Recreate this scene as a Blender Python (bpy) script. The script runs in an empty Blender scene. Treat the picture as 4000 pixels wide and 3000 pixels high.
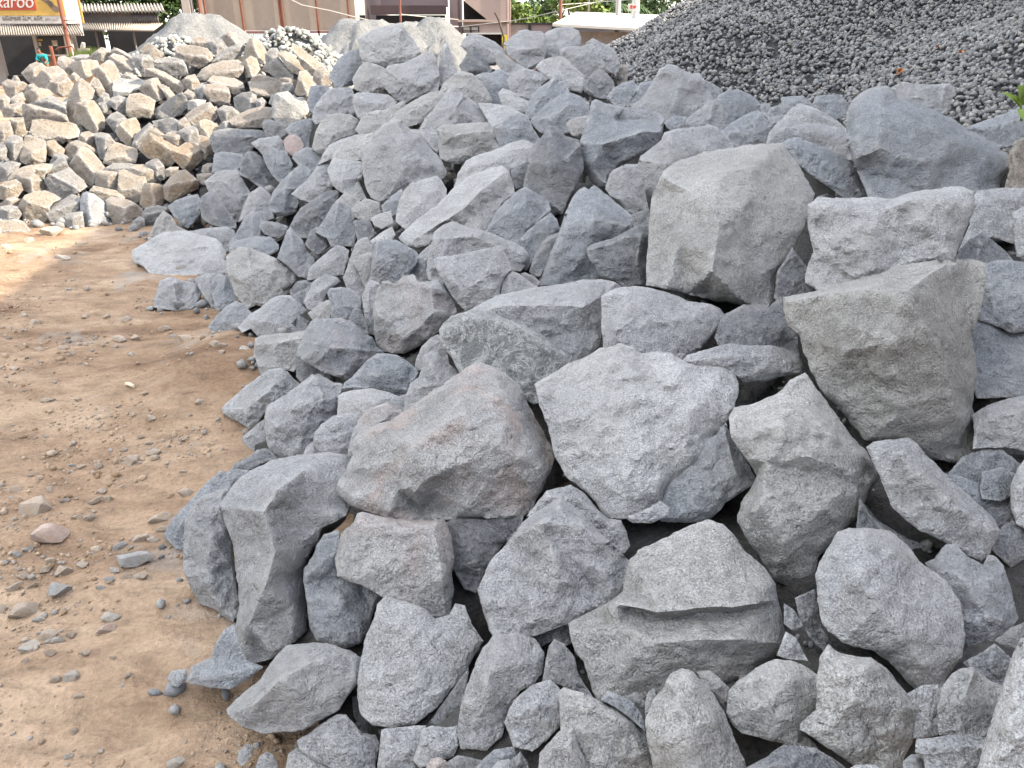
import bpy, math, random
import numpy as np
from mathutils import Vector, Matrix
from mathutils.geometry import delaunay_2d_cdt

SC = bpy.context.scene
COL = SC.collection
F = 2910.0                      # focal length in pixels of the 4000 x 3000 photograph
PITCH = math.radians(24.2)
CAM = np.array([0.0, 0.0, 1.6])
CP, SP = math.cos(PITCH), math.sin(PITCH)

def rays(px, py):
    """direction per pixel, with unit component along the optical axis"""
    px = np.asarray(px, float); py = np.asarray(py, float)
    u = (px - 2000) / F; v = (1500 - py) / F
    return np.stack([u, CP + v * SP, -SP + v * CP], -1)

def at_depth(px, py, D):
    return CAM + rays(px, py) * np.asarray(D)[..., None]

def at_y(px, py, Y):
    """point seen at a pixel, at the distance Y straight ahead"""
    r = rays(px, py)
    return CAM + r * (Y / r[..., 1])[..., None]

def at_ground(px, py, z=0.0):
    r = rays(px, py)
    return CAM + r * ((z - CAM[2]) / r[..., 2])[..., None]

# ---------------------------------------------------------------- noise
_rng = np.random.RandomState(7)
_perm = np.concatenate([_rng.permutation(512)] * 3)
_grad = _rng.normal(size=(512, 3)); _grad /= np.linalg.norm(_grad, axis=1)[:, None]

def perlin(p):
    p = np.asarray(p, float)
    i = np.floor(p).astype(int); f = p - i
    w = f * f * f * (f * (f * 6 - 15) + 10)
    i &= 511
    out = 0
    for dx in (0, 1):
        for dy in (0, 1):
            for dz in (0, 1):
                h = _perm[_perm[_perm[(i[:, 0] + dx) & 511] + ((i[:, 1] + dy) & 511)] + ((i[:, 2] + dz) & 511)]
                g = _grad[h]
                d = (g * (f - np.array([dx, dy, dz]))).sum(1)
                ww = (w[:, 0] if dx else 1 - w[:, 0]) * (w[:, 1] if dy else 1 - w[:, 1]) * (w[:, 2] if dz else 1 - w[:, 2])
                out = out + d * ww
    return out * 1.5

def fbm(p, octaves=3, gain=0.5):
    a, s, t = 1.0, 1.0, 0
    for k in range(octaves):
        t = t + a * perlin(np.asarray(p) * s + 17.3 * k); a *= gain; s *= 2.03
    return t

# ---------------------------------------------------------------- objects
def mesh_obj(name, verts, faces, mat=None, parent=None, smooth=True, sharp=0):
    me = bpy.data.meshes.new(name)
    me.from_pydata(np.asarray(verts).tolist(), [], [list(map(int, f)) for f in faces])
    if smooth:
        me.polygons.foreach_set('use_smooth', [True] * len(me.polygons))
    me.update()
    if sharp:
        import bmesh
        bm = bmesh.new(); bm.from_mesh(me); bmesh.ops.recalc_face_normals(bm, faces=bm.faces[:]); bm.to_mesh(me); bm.free()
        me.set_sharp_from_angle(angle=math.radians(sharp))
    o = bpy.data.objects.new(name, me)
    if mat:
        me.materials.append(mat)
    COL.objects.link(o)
    if parent:
        o.parent = parent
    return o

def tag(o, label=None, cat=None, group=None, kind=None):
    if label: o['label'] = label
    if cat: o['category'] = cat
    if group: o['group'] = group
    if kind: o['kind'] = kind
    return o

def empty(name, loc, label, cat, group=None):
    o = bpy.data.objects.new(name, None); COL.objects.link(o)
    o.empty_display_size = 0.2
    o.location = loc
    return tag(o, label, cat, group)

class MB:
    """collects boxes, bars and sheets and links them as one mesh (world coordinates, origin at the parent)"""
    def __init__(s): s.v = []; s.f = []
    def add(s, v, f):
        n = len(s.v); s.v += [tuple(map(float, q)) for q in v]; s.f += [tuple(n + k for k in g) for g in f]
        return s
    def box(s, a, b):
        x0, y0, z0 = a; x1, y1, z1 = b
        v = [(x0, y0, z0), (x1, y0, z0), (x1, y1, z0), (x0, y1, z0), (x0, y0, z1), (x1, y0, z1), (x1, y1, z1), (x0, y1, z1)]
        return s.add(v, [(3, 2, 1, 0), (4, 5, 6, 7), (0, 1, 5, 4), (1, 2, 6, 5), (2, 3, 7, 6), (3, 0, 4, 7)])
    def tube(s, pts, r, n=8, r1=None, caps=True):
        pts = [Vector(p) for p in pts]; m = len(pts); vs = []
        for i, p in enumerate(pts):
            d = (pts[min(i + 1, m - 1)] - pts[max(i - 1, 0)]).normalized()
            a = d.orthogonal().normalized() if i == 0 else (a - d * a.dot(d)).normalized()
            b = d.cross(a)
            rr = r if r1 is None else r + (r1 - r) * i / (m - 1)
            for k in range(n):
                t = 2 * math.pi * k / n
                vs.append(p + (a * math.cos(t) + b * math.sin(t)) * rr)
        fs = [(i * n + k, i * n + (k + 1) % n, (i + 1) * n + (k + 1) % n, (i + 1) * n + k) for i in range(m - 1) for k in range(n)]
        if caps: fs += [tuple(range(n))[::-1], tuple(range((m - 1) * n, m * n))]
        return s.add(vs, fs)
    def beam(s, p, q, w, d):
        """rectangular bar from p to q, w wide across, d deep in y"""
        p, q = Vector(p), Vector(q); a = (q - p).normalized()
        y = Vector((0, 1, 0)); x = a.cross(y).normalized() * w / 2; y = y * d / 2
        v = [p - x - y, p + x - y, p + x + y, p - x + y, q - x - y, q + x - y, q + x + y, q - x + y]
        return s.add(v, [(3, 2, 1, 0), (4, 5, 6, 7), (0, 1, 5, 4), (1, 2, 6, 5), (2, 3, 7, 6), (3, 0, 4, 7)])
    def slab(s, quad, thick):
        """front-facing polygon (xz outline at given y) given a thickness in +y"""
        n = len(quad); v = [tuple(q) for q in quad] + [(q[0], q[1] + thick, q[2]) for q in quad]
        f = [tuple(range(n)), tuple(range(2 * n - 1, n - 1, -1))] + [(i, i + n, (i + 1) % n + n, (i + 1) % n) for i in range(n)]
        return s.add(v, f)
    def corrugated(s, p00, p10, p01, p11, waves, amp, thick=0.02, per=6):
        """corrugated sheet: ribs run from the p0-edge to the p1-edge"""
        p00, p10, p01, p11 = (np.array(p, float) for p in (p00, p10, p01, p11))
        nrm = np.cross(p10 - p00, p01 - p00); nrm /= np.linalg.norm(nrm)
        n = waves * per; top = []
        for i in range(n + 1):
            t = i / n; h = amp * math.sin(2 * math.pi * waves * t)
            for e0, e1 in ((p00, p10), (p01, p11)):
                top.append(e0 + (e1 - e0) * t + nrm * h)
        bot = [q - nrm * thick for q in top]; m = len(top)
        f = []
        for i in range(n):
            a, b, c, d = 2 * i, 2 * i + 1, 2 * i + 3, 2 * i + 2
            f += [(a, d, c, b), (a + m, b + m, c + m, d + m), (a, a + m, d + m, d), (b, c, c + m, b + m)]
        f += [(0, 1, 1 + m, m), (2 * n, 2 * n + m, 2 * n + 1 + m, 2 * n + 1)]
        return s.add(top + bot, f)
    def build(s, name, mat, parent=None, smooth=False, origin=None):
        o0 = np.array(parent.location if parent is not None and origin is None else (origin or (0, 0, 0)), float)
        if parent is not None and parent.parent is not None:
            o0 = np.array(parent.parent.location, float) + o0
        o = mesh_obj(name, np.array(s.v) - o0, s.f, mat, parent, smooth)
        if parent is None: o.location = o0
        return o

# ---------------------------------------------------------------- materials
def new_mat(name):
    m = bpy.data.materials.new(name); m.use_nodes = True
    nt = m.node_tree; nt.nodes.clear()
    out = nt.nodes.new('ShaderNodeOutputMaterial'); b = nt.nodes.new('ShaderNodeBsdfPrincipled')
    nt.links.new(b.outputs[0], out.inputs[0])
    b.inputs['Roughness'].default_value = 0.9
    b.inputs['Specular IOR Level'].default_value = 0.25
    return m, nt, b

class NT:
    """short-hand for building node trees"""
    def __init__(s, nt): s.nt = nt
    def n(s, t, **k):
        q = s.nt.nodes.new(t)
        for a, b in k.items(): setattr(q, a, b)
        return q
    def set(s, sock, v):
        if hasattr(v, 'is_output'): s.nt.links.new(v, sock)
        elif v is not None: sock.default_value = v
    def coord(s, which='Object', scale=(1, 1, 1)):
        t = s.n('ShaderNodeTexCoord'); m = s.n('ShaderNodeMapping')
        s.nt.links.new(t.outputs[which], m.inputs[0]); m.inputs['Scale'].default_value = scale
        return m.outputs[0]
    def noise(s, vec, scale, detail=4, rough=0.6, dist=0.0, col=False):
        q = s.n('ShaderNodeTexNoise'); s.set(q.inputs['Vector'], vec)
        q.inputs['Scale'].default_value = scale; q.inputs['Detail'].default_value = detail
        q.inputs['Roughness'].default_value = rough; q.inputs['Distortion'].default_value = dist
        return q.outputs['Color' if col else 'Fac']
    def voro(s, vec, scale, feature='F1', out='Distance'):
        q = s.n('ShaderNodeTexVoronoi', feature=feature); s.set(q.inputs['Vector'], vec)
        q.inputs['Scale'].default_value = scale
        return q.outputs[out]
    def ramp(s, fac, stops, interp='LINEAR'):
        q = s.n('ShaderNodeValToRGB'); q.color_ramp.interpolation = interp; s.set(q.inputs[0], fac)
        e = q.color_ramp.elements
        while len(e) < len(stops): e.new(0.5)
        for k, (p, c) in zip(e, stops):
            k.position = p; k.color = (c, c, c, 1) if not hasattr(c, '__len__') else tuple(c) + (1,)
        return q.outputs[0]
    def math(s, op, a, b=None, c=None, clamp=False):
        q = s.n('ShaderNodeMath', operation=op, use_clamp=clamp)
        for i, v in enumerate((a, b, c)):
            if v is not None: s.set(q.inputs[i], v)
        return q.outputs[0]
    def mix(s, fac, a, b, mode='MIX'):
        q = s.n('ShaderNodeMix', data_type='RGBA', blend_type=mode)
        s.set(q.inputs['Factor'], fac)
        for nm, v in (('A', a), ('B', b)):
            k = [i for i in q.inputs if i.name == nm and i.type == 'RGBA'][0]
            s.set(k, v if hasattr(v, 'is_output') else (tuple(v) + (1,) if len(v) == 3 else v))
        return [o for o in q.outputs if o.type == 'RGBA'][0]
    def bump(s, h, strength, dist, normal=None):
        q = s.n('ShaderNodeBump'); s.set(q.inputs['Height'], h)
        q.inputs['Strength'].default_value = strength; q.inputs['Distance'].default_value = dist
        s.set(q.inputs['Normal'], normal)
        return q.outputs[0]

ALB = 0.70        # stone, soil and paint all a little darker than first guessed; the exposure makes up for it
def rock_material(name, stain, veins=0.0, speck=1.0, film=(0.40, 0.39, 0.37), relief=1.0):
    m, nt, b = new_mat(name); k = NT(nt)
    oi = k.n('ShaderNodeObjectInfo')
    vec0 = k.coord('Object')
    off = k.n('ShaderNodeVectorMath', operation='SCALE'); off.inputs[0].default_value = (37.0, 19.0, 53.0); k.set(off.inputs[3], oi.outputs['Random'])
    add = k.n('ShaderNodeVectorMath', operation='ADD'); k.set(add.inputs[0], vec0); k.set(add.inputs[1], off.outputs[0])
    vec = add.outputs[0]
    base = oi.outputs['Color']
    big = k.noise(vec, 4.5, 5, 0.62, 0.4)
    c = k.mix(1.0, base, k.ramp(big, [(0.3, 0.74), (0.5, 1.0), (0.72, 1.22)]), 'MULTIPLY')
    # mineral grain
    g1 = k.noise(vec, 210, 3, 0.85)
    c = k.mix(1.0, c, k.ramp(g1, [(0.32, 1 - 0.62 * speck), (0.5, 1.0), (0.68, 1 + 0.55 * speck)]), 'MULTIPLY')
    g2 = k.noise(vec, 70, 6, 0.85, 0.3)
    c = k.mix(1.0, c, k.ramp(g2, [(0.34, 0.84), (0.5, 1.0), (0.66, 1.13)]), 'MULTIPLY')
    fleck = k.ramp(k.noise(vec, 150, 4, 0.85, 0.5), [(0.58, 0.0), (0.68, 1.0)])
    c = k.mix(k.math('MULTIPLY', fleck, 0.45), c, (0.66, 0.66, 0.65))
    # pale powdered scuffs along ridges and in blotches
    geo = k.n('ShaderNodeNewGeometry')
    scuffn = k.noise(vec, 14, 6, 0.72, 0.8)
    edge = k.ramp(geo.outputs['Pointiness'], [(0.502, 0.0), (0.54, 1.0)])
    sc = k.math('MULTIPLY', edge, k.ramp(scuffn, [(0.38, 0.0), (0.55, 1.0)]))
    blot = k.ramp(scuffn, [(0.58, 0.0), (0.70, 0.8)])
    sc = k.math('MAXIMUM', sc, blot)
    pale = k.mix(0.62, base, (0.62, 0.62, 0.61))
    c = k.mix(k.math('MULTIPLY', sc, 0.55), c, pale)
    # dust film
    dust = k.ramp(k.noise(vec, 2.6, 3, 0.5), [(0.48, 0.0), (0.66, 0.55)])
    c = k.mix(dust, c, k.mix(0.6, base, film))
    # mineral stain, strength per stone
    st = k.math('MULTIPLY', k.ramp(k.noise(vec, 3.2, 4, 0.6, 0.5), [(0.50, 0.0), (0.60, 1.0)]), k.math('SUBTRACT', 1.0, oi.outputs['Alpha']))
    c = k.mix(k.math('MULTIPLY', st, 0.30), c, k.mix(1.0, stain, k.ramp(g1, [(0.3, 0.7), (0.7, 1.25)]), 'MULTIPLY'))
    if veins:
        vn = k.noise(vec, 7, 7, 0.75, 1.6)
        line = k.ramp(k.math('ABSOLUTE', k.math('SUBTRACT', vn, 0.5)), [(0.0, 1.0), (0.03, 0.0)])
        c = k.mix(k.math('MULTIPLY', line, veins), c, (0.6, 0.61, 0.6))
    c = k.mix(1.0, c, (ALB, ALB, ALB), 'MULTIPLY')
    k.set(b.inputs['Base Color'], c)
    h = k.math('ADD', k.math('MULTIPLY', k.noise(vec, 26, 6, 0.68, 0.4), 1.0), k.math('MULTIPLY', k.noise(vec, 110, 3, 0.7), 0.3))
    lump = k.math('ADD', k.noise(vec, 9, 4, 0.6, 0.7), k.math('MULTIPLY', k.voro(vec, 16, 'F1'), 0.35))
    k.set(b.inputs['Normal'], k.bump(h, 0.9, 0.046 * relief, k.bump(lump, 0.6, 0.06 * relief)))
    return m

def plain(name, col, rough=0.8, var=0.15, scale=6.0, bump=0.0, spec=0.3, metal=0.0, stretch=(1, 1, 1)):
    m, nt, b = new_mat(name); k = NT(nt)
    v = k.coord('Object', stretch)
    n = k.noise(v, scale, 5, 0.65, 0.3); n2 = k.noise(v, scale * 7, 3, 0.6)
    c = k.mix(1.0, col, k.ramp(n, [(0.3, 1 - var), (0.7, 1 + var)]), 'MULTIPLY')
    c = k.mix(1.0, c, k.ramp(n2, [(0.3, 1 - var * 0.5), (0.7, 1 + var * 0.5)]), 'MULTIPLY')
    c = k.mix(1.0, c, (ALB, ALB, ALB), 'MULTIPLY')
    k.set(b.inputs['Base Color'], c)
    b.inputs['Roughness'].default_value = rough; b.inputs['Specular IOR Level'].default_value = spec
    b.inputs['Metallic'].default_value = metal
    if bump: k.set(b.inputs['Normal'], k.bump(n2, bump, 0.02))
    return m

M_ROCK = rock_material('grey_granite', (0.50, 0.33, 0.26))
M_VEIN = rock_material('veined_granite', (0.5, 0.5, 0.5), veins=0.75)
M_LOOSE = rock_material('loose_stone', (0.55, 0.28, 0.16), speck=0.35, film=(.46, .37, .28), relief=0.12)
M_TAN = rock_material('tan_granite', (0.46, 0.27, 0.11), speck=0.75)
GREY = """
T 600 1650 7.233
g|tall standing boulder with a flat pale sloping top, beside the dirt at lower left|36,44 44,33 52,26 64,20 82,17 95,16 106,18 108,30 106,45 104,50 90,57 88,64 82,74 80,84 83,100 83,112 75,119 64,127 52,131 49,128 46,118 44,110 46,98 44,80 43,66 39,56|37,46,6-47,47,16-60,48,22-68,36,22-82,26,12-100,22,4 60,48,22-66,70,22-60,90,22-52,110,14 78,45,13 80,65,10 75,100,14
g|grey slab leaning against the left side of $T|17,52 22,42 30,38 41,35 37,44 39,56 43,66 44,80 46,98 46,104 43,108 38,105 34,101 25,98 22,93 16,80 16,68|20,54,5-32,62,13-40,75,8 28,80,10
b|dark wedge at the dirt edge, outermost of the slabs left of $T|5,61 10,52 18,44 28,33 36,26 42,27 41,36 32,40 24,55 20,70 12,68|12,60,6-18,50,10-30,40,8
b|small blue-grey chip behind the top of $T|41,26 45,25 52,26 47,32 40,37|44,29,10
p1|broad boulder with a pinkish stain on its upper right corner, left of $S|98,37 102,28 107,18 108,8 113,3 128,-1 142,-10 158,-22 168,-30 176,-33 188,-28 196,-22 199,-16 206,-2 212,8 217,18 214,27 207,40 203,48 197,52 188,51 165,51 142,54 126,52 114,48 106,45|112,8,4-126,4,12-140,12,22-165,-4,20-190,-14,10 140,12,22-139,35,22-146,48,8 130,20,15-132,36,13 190,14,20-190,42,12 165,22,21
p.6,d-.08|grey block with a pink left end tucked under $P|101,60 108,54 110,49 113,48 126,51 142,53 157,52 161,62 162,72 161,82 162,90 160,106 153,110 148,106 144,101 136,99 125,95 118,91 112,88 106,86 99,83 98,75|108,56,6-130,56,10-152,58,12-156,85,12-158,104,5 103,72,7 125,75,11 140,88,10
b,t.4|blue-grey slab between $T and the pink-ended block|100,58 92,60 88,67 86,72 81,79 81,86 82,93 83,100 84,110 88,118 97,121 104,122 112,119 116,112 118,104 121,98 124,94 112,86 100,84 100,70|84,106,6-90,113,10-103,117,9-114,111,6 100,95,11 92,75,8
l,t.5|large oval speckled slab lying flat-faced at the bottom, left of centre|121,98 125,94 136,97 146,100 152,106 160,104 163,98 168,99 172,110 178,118 173,127 170,133 163,142 152,155 140,163 128,165 118,163 112,157 110,148 110,140 112,128 114,118 117,110|124,105,5-150,115,6-168,122,5 116,140,6 130,158,5-150,147,6 140,130,7
g,t.4|long angular block at the lower left edge, pale on its sloping upper face|39,155 50,145 58,138 66,126 72,120 88,119 98,120 106,123 113,128 111,140 105,147 100,155 90,161 82,166 60,168 48,164 40,158|43,157,4-55,152,16-68,140,20-85,130,16-102,125,8 90,148,14 60,162,8
b,t.4|low dark-ended wedge on the dirt below $T|18,140 20,132 31,127 33,120 38,112 44,108 46,118 50,128 55,130 59,132 52,138 42,144 30,143 20,141|20,138,6-32,137,10-42,136,11-52,132,6
g|lone small stone on the dirt, touching the low dark-ended wedge|7,138 10,134 18,133 18,139 13,143 9,142|9,138,8-16,137,12
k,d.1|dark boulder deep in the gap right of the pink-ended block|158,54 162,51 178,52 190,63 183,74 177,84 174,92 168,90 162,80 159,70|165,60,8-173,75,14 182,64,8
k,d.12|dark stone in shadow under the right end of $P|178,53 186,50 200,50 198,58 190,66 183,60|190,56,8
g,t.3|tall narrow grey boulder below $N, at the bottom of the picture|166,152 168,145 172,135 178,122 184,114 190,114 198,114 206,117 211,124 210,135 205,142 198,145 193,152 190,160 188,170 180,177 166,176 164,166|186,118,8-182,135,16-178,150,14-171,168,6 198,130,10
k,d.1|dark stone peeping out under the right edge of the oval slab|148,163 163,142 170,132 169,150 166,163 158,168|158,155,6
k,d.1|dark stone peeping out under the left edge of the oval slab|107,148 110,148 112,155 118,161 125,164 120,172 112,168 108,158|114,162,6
T 600 2400 7.233
g,t.4|rough dark-fronted boulder at the bottom edge, left of the oval slab|77,68 84,64 92,58 99,54 104,54 109,60 113,64 120,65 122,70 120,80 119,95 100,95 94,82 85,78 79,73|86,65,6-100,66,12-113,65,8 105,80,10
l,t.4|pale bluish boulder cut by the bottom edge, nearest the dirt|71,83 73,75 77,72 83,71 89,74 97,79 104,83 112,95 80,100 70,95|76,76,6-86,78,10-100,86,8
g,t.3|upright grey slab cut by the bottom edge under the oval slab|123,62 132,61 142,60 147,60 145,72 142,80 142,100 120,100 121,80|126,64,6-124,85,8 135,75,8
g|squarish rough stone at the bottom, left of the tall narrow boulder|145,62 150,60 158,61 164,60 165,70 162,77 152,80 144,83 140,79 143,70|146,70,8-155,74,12-164,70,5 153,65,8
b|blue-grey stone low at the bottom, under the tall narrow boulder's foot|178,78 184,73 190,72 196,71 198,74 192,82 186,85 178,86 174,83|180,78,6-190,76,10
k|dark pointed chip at the bottom edge beside a pinkish stone|192,80 198,74 202,80 204,90 194,90|198,79,10
l|small white-speckled stone at the bottom edge below the tall narrow boulder|181,85 186,79 192,78 196,82 197,92 180,92|188,82,10
p1|small pink stone at the bottom edge, right of the squarish rough stone|147,83 150,78 154,77 158,79 160,84 162,92 146,92|153,81,10
k|dark stone between the small pink stone and the tall boulder's foot|158,80 164,76 170,77 178,79 174,86 162,88|168,80,6
g|small broken stone on the dirt at the bottom left edge|55,82 57,77 61,74 65,76 67,82 64,92 56,90|60,80,12
g|jagged stone chip on the dirt near the bottom left edge|45,79 46,74 50,70 53,70 54,74 51,79 48,82|50,76,12
T 2100 1800 7.233
g|pointed grey boulder with a lit ridge along its top, in the middle foreground|-33,69 -25,54 -17,45 -8,33 0,27 12,19 24,28 32,37 44,49 53,57 54,60 50,66 46,72 40,77 30,81 17,88 2,93 -11,97 -19,100 -26,91 -31,76|-30,68,6-16,50,12-2,34,18-12,31,19-24,36,17-44,51,8 10,60,17 -10,75,15 35,62,11
g,d.06|grey boulder squeezed between $N and $S|-6,30 0,22 5,16 18,13 26,18 32,26 38,31 45,32 48,38 50,46 47,50 40,48 30,38 20,30 10,28|5,20,6-22,20,10-40,36,8
d,t.3|big ledged boulder with a pink-grey upper face, low in the centre|50,54 54,48 62,45 70,41 75,38 82,35 92,32 100,34 106,39 112,48 118,54 124,60 128,65 130,75 132,85 134,94 133,100 128,106 120,111 108,118 100,121 85,124 70,130 45,132 32,130 28,120 24,108 20,103 18,95 17,88 30,80 40,75 46,70|55,58,6-80,62,9-100,64,9-118,70,8 42,77,11-65,82,14-85,79,15-105,79,14-119,77,11 50,79,6-66,85,8-86,82,9-105,82,8-118,80,7 44,90,11-58,99,14-85,97,17-110,97,16-130,99,8 40,120,7 80,118,9 110,111,8
d,t.3,d-.05|smooth dusty boulder with grit on its rounded top, bottom centre|58,140 62,130 68,122 72,115 78,112 84,114 90,120 96,127 101,135 104,145 109,155 113,166 115,182 90,190 66,190 63,170 60,152|70,120,6-76,128,12-68,150,14 82,122,12-95,140,13-103,162,7 82,145,17 85,175,15
d,t.2|flat-faced dusty slab at the bottom, left of the grit-topped boulder|12,124 14,122 20,124 30,128 42,134 52,140 58,147 63,155 63,166 60,188 25,188 15,170 13,150 12,135|22,128,5-48,142,7-58,160,7 35,160,9
p.9,d-.05|pale pinkish stone in front of the flat-faced dusty slab, at the bottom|1,158 6,152 12,146 19,144 21,150 23,156 27,165 30,180 10,184 0,178|5,157,6-16,152,12-22,165,10
g|rounded blue-grey boulder at the bottom, left of the flat-faced dusty slab|-18,141 -13,129 -3,121 7,118 13,124 14,141 5,151 -3,157 -13,154|-12,132,8-0,132,13-8,148,8
k|dark wedge in the gap under $N|6,100 9,96 14,99 20,106 22,115 27,123 31,129 20,125 10,120 2,121 4,110|10,104,8-20,118,8
k,d.06|dark stone in shadow directly under the point of $N|-8,98 4,92 17,88 19,98 14,101 8,97 -2,103|8,94,6
b,d-.04|blue-grey splinter lying below the front of the ledged boulder|34,129 38,124 45,127 52,131 57,138 58,146 50,139 42,133|38,126,8-50,134,8
k|small dark chip wedged below the front of the ledged boulder|48,127 53,125 58,130 57,134 51,132|53,128,10
g,d-.05|small upright chip left of the grit-topped boulder|58,130 60,124 63,123 64,127 60,138 58,140|61,129,10
p.8,d-.03|crumbly pinkish stone right of the grit-topped boulder|86,114 93,113 98,117 103,122 107,126 105,130 100,132 96,126 90,121|90,115,8-98,122,12
d,t.4|grey boulder with a shadowed overhang, bottom right of centre|103,124 108,119 118,112 128,107 138,108 146,112 152,116 152,128 147,138 145,148 153,156 140,154 125,151 110,147 106,144 102,136|112,120,10-122,134,15-118,146,6 122,134,15-140,142,10 135,118,11
d,t.2,d-.04|angular dusty slab with a notched right face, at lower right|157,99 162,103 172,106 180,106 188,112 196,122 203,130 207,134 205,144 202,152 198,160 197,168 194,182 185,180 176,170 170,164 160,157 150,150 142,145 142,142 150,134 151,120 152,106|162,108,6-180,113,12-200,134,9 180,145,8-188,140,11-203,142,5 170,130,14 176,152,12 190,162,5
g|large boulder with a long diagonal ridge, right of the ledged boulder|150,62 152,55 156,48 162,38 168,36 178,36 190,38 198,44 206,54 214,60 221,65 228,76 231,95 229,106 220,118 219,124 214,126 205,124 202,122 198,118 190,108 180,102 165,98 157,92 153,85 151,75|176,38,6-181,52,15-176,65,19-186,78,18-196,94,16-207,110,12-214,122,4 210,78,10 165,70,11 222,92,5
b|small blue-grey stone in the gap left of the diagonal-ridged boulder|133,77 138,80 142,86 144,91 138,92 133,88|138,85,10
g|little grey stone below another in the gap beside the ledged boulder|134,92 140,96 144,104 146,108 135,107 129,105|138,100,10
k,d.05|dark boulder in the gap between the ledged and the diagonal-ridged boulders|139,74 150,69 153,90 160,99 156,104 148,97 142,88|148,84,8
k|dark stone in the hollow at the bottom right of centre|112,166 125,159 133,153 150,155 166,165 172,174 150,190 118,186|130,164,10
k,d.1|dark stone deep in the gap above the diagonal-ridged boulder|174,20 180,30 200,42 210,46 202,48 186,42 172,36|188,38,8
l|little pale stone at the bottom edge below the angular dusty slab|165,168 172,164 182,164 188,168 186,180 164,180|176,168,8
T 2400 900 7.233
l,t.55|pale flat-fronted slab with yellowish stains, in the very middle of the heap|-43,83 -33,77 -20,70 -8,64 2,61 10,63 14,66 30,66 36,70 44,72 60,72 66,77 67,86 65,97 59,104 54,111 55,118 48,126 40,129 32,135 28,141 25,148 16,152 5,156 -5,155 -10,146 -18,139 -27,132 -33,120 -36,105 -41,94|-38,88,7-22,92,9-22,124,8 36,74,5-46,95,8-51,108,5 10,90,11 5,135,9-25,138,7 38,118,9
b,d.07|dark grey boulder under the right edge of $S|45,116 55,110 60,104 63,112 70,122 76,134 74,138 66,143 60,147 54,154 50,157 38,158 25,157 26,146 28,138 33,130|60,110,8-66,132,12-52,150,8 45,140,10
g,d.05|thin slab edge showing beneath $S|5,155 14,152 25,146 30,150 29,154 20,158 10,158|18,155,6
d,t.2|smooth lumpy pale boulder narrowing downwards, left of $O|62,101 65,96 75,94 88,88 95,81 103,77 108,83 113,90 119,98 125,108 132,115 137,119 141,127 142,134 137,142 134,149 126,160 117,168 110,177 108,187 105,194 97,194 87,189 79,177 70,166 66,157 68,147 74,140 77,132 72,124 63,112|88,92,4-104,96,10-118,112,16-126,121,16-121,128,15-104,122,19 95,98,12-88,105,15-82,125,16-79,148,17-92,170,15-101,190,5 130,136,11-112,150,16 112,133,13 118,160,8
o,t.15|huge olive-faced boulder with a bright ridge down its right side, at right|91,36 100,34 115,32 125,27 140,24 152,20 165,17 178,16 192,16 201,17 201,25 199,35 198,44 195,50 193,55 195,68 196,78 194,88 193,95 196,104 197,113 195,120 192,125 185,126 170,123 160,116 150,113 135,113 128,104 120,95 112,85 106,75 102,65 100,56 94,52 91,43|94,39,6-115,34,12-140,31,18-158,34,22-165,27,16-178,18,6 158,34,22-168,52,23-176,68,20-182,85,17-186,100,14-186,118,7 125,65,18 155,98,17 190,40,4 150,60,23
l,t.3|pale slab with a scooped top edge, between $H and $O|104,-14 110,-18 143,-18 150,-17 158,-20 168,-22 187,-24 194,-21 195,-14 190,-2 186,8 183,17 165,17 150,23 130,29 120,33 112,33 103,28 104,20 107,12 105,0|108,-13,5-145,-10,10-160,-16,11-180,-19,7 182,-16,9-178,10,9 135,10,12
d,s1|huge boulder with a smooth pale left face and rough grey right side, upper right|17,30 18,5 19,-10 21,-20 26,-32 33,-37 48,-42 58,-44 68,-45 83,-47 91,-47 101,-32 108,-20 105,-10 102,0 96,12 89,23 89,32 86,38 82,42 72,40 55,38 40,34 28,32|26,-29,10-40,-20,19-52,-13,25-57,-4,26-55,8,26-53,22,24-50,34,12 58,-30,16-75,-34,13 70,-12,21-68,15,20 85,-20,12 80,24,13 35,5,19 74,-18,17-73,0,18
g,d.03|boulder with a dark faceted left side, under the left foot of $H|-7,35 0,31 15,30 28,33 40,38 52,40 57,42 60,46 56,52 50,60 44,66 36,70 28,68 12,67 -6,65 -7,50|10,36,8-1,55,12 30,48,13-46,46,10-46,62,7
g|flat lens-shaped slab lying above the smooth lumpy boulder|36,71 40,67 50,64 62,61 72,62 85,62 92,64 99,67 102,72 101,77 90,79 80,82 70,82 66,78 60,74 45,73|42,71,4-62,68,9-85,68,10-98,71,6 80,75,9
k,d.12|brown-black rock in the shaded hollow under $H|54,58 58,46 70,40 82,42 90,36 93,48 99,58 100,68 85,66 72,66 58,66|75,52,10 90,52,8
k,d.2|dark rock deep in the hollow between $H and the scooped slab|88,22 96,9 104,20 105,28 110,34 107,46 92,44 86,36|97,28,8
g,d-.02|long leaning boulder with a light right face, below $O|136,117 140,114 158,112 164,115 168,121 178,131 190,142 204,154 209,162 206,168 202,175 198,178 188,174 178,168 165,162 157,156 150,149 146,140 143,132 138,122|140,117,4-155,121,13-165,130,16-180,145,14-196,158,10-200,172,5 160,145,10
b,d.1|bluish slab half hidden behind the long leaning boulder|176,131 188,133 200,138 215,138 216,156 210,164 200,156 186,144|195,142,6
l|rounded pale stone cut by the right edge, low on the right|214,150 214,138 218,128 222,123 242,120 242,168 224,163 217,158|219,140,8
k,d.1|dark stone below the rounded pale stone at the right edge|203,172 209,160 216,156 222,163 226,175 214,182|215,168,8
T 3000 2100 5.426
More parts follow.
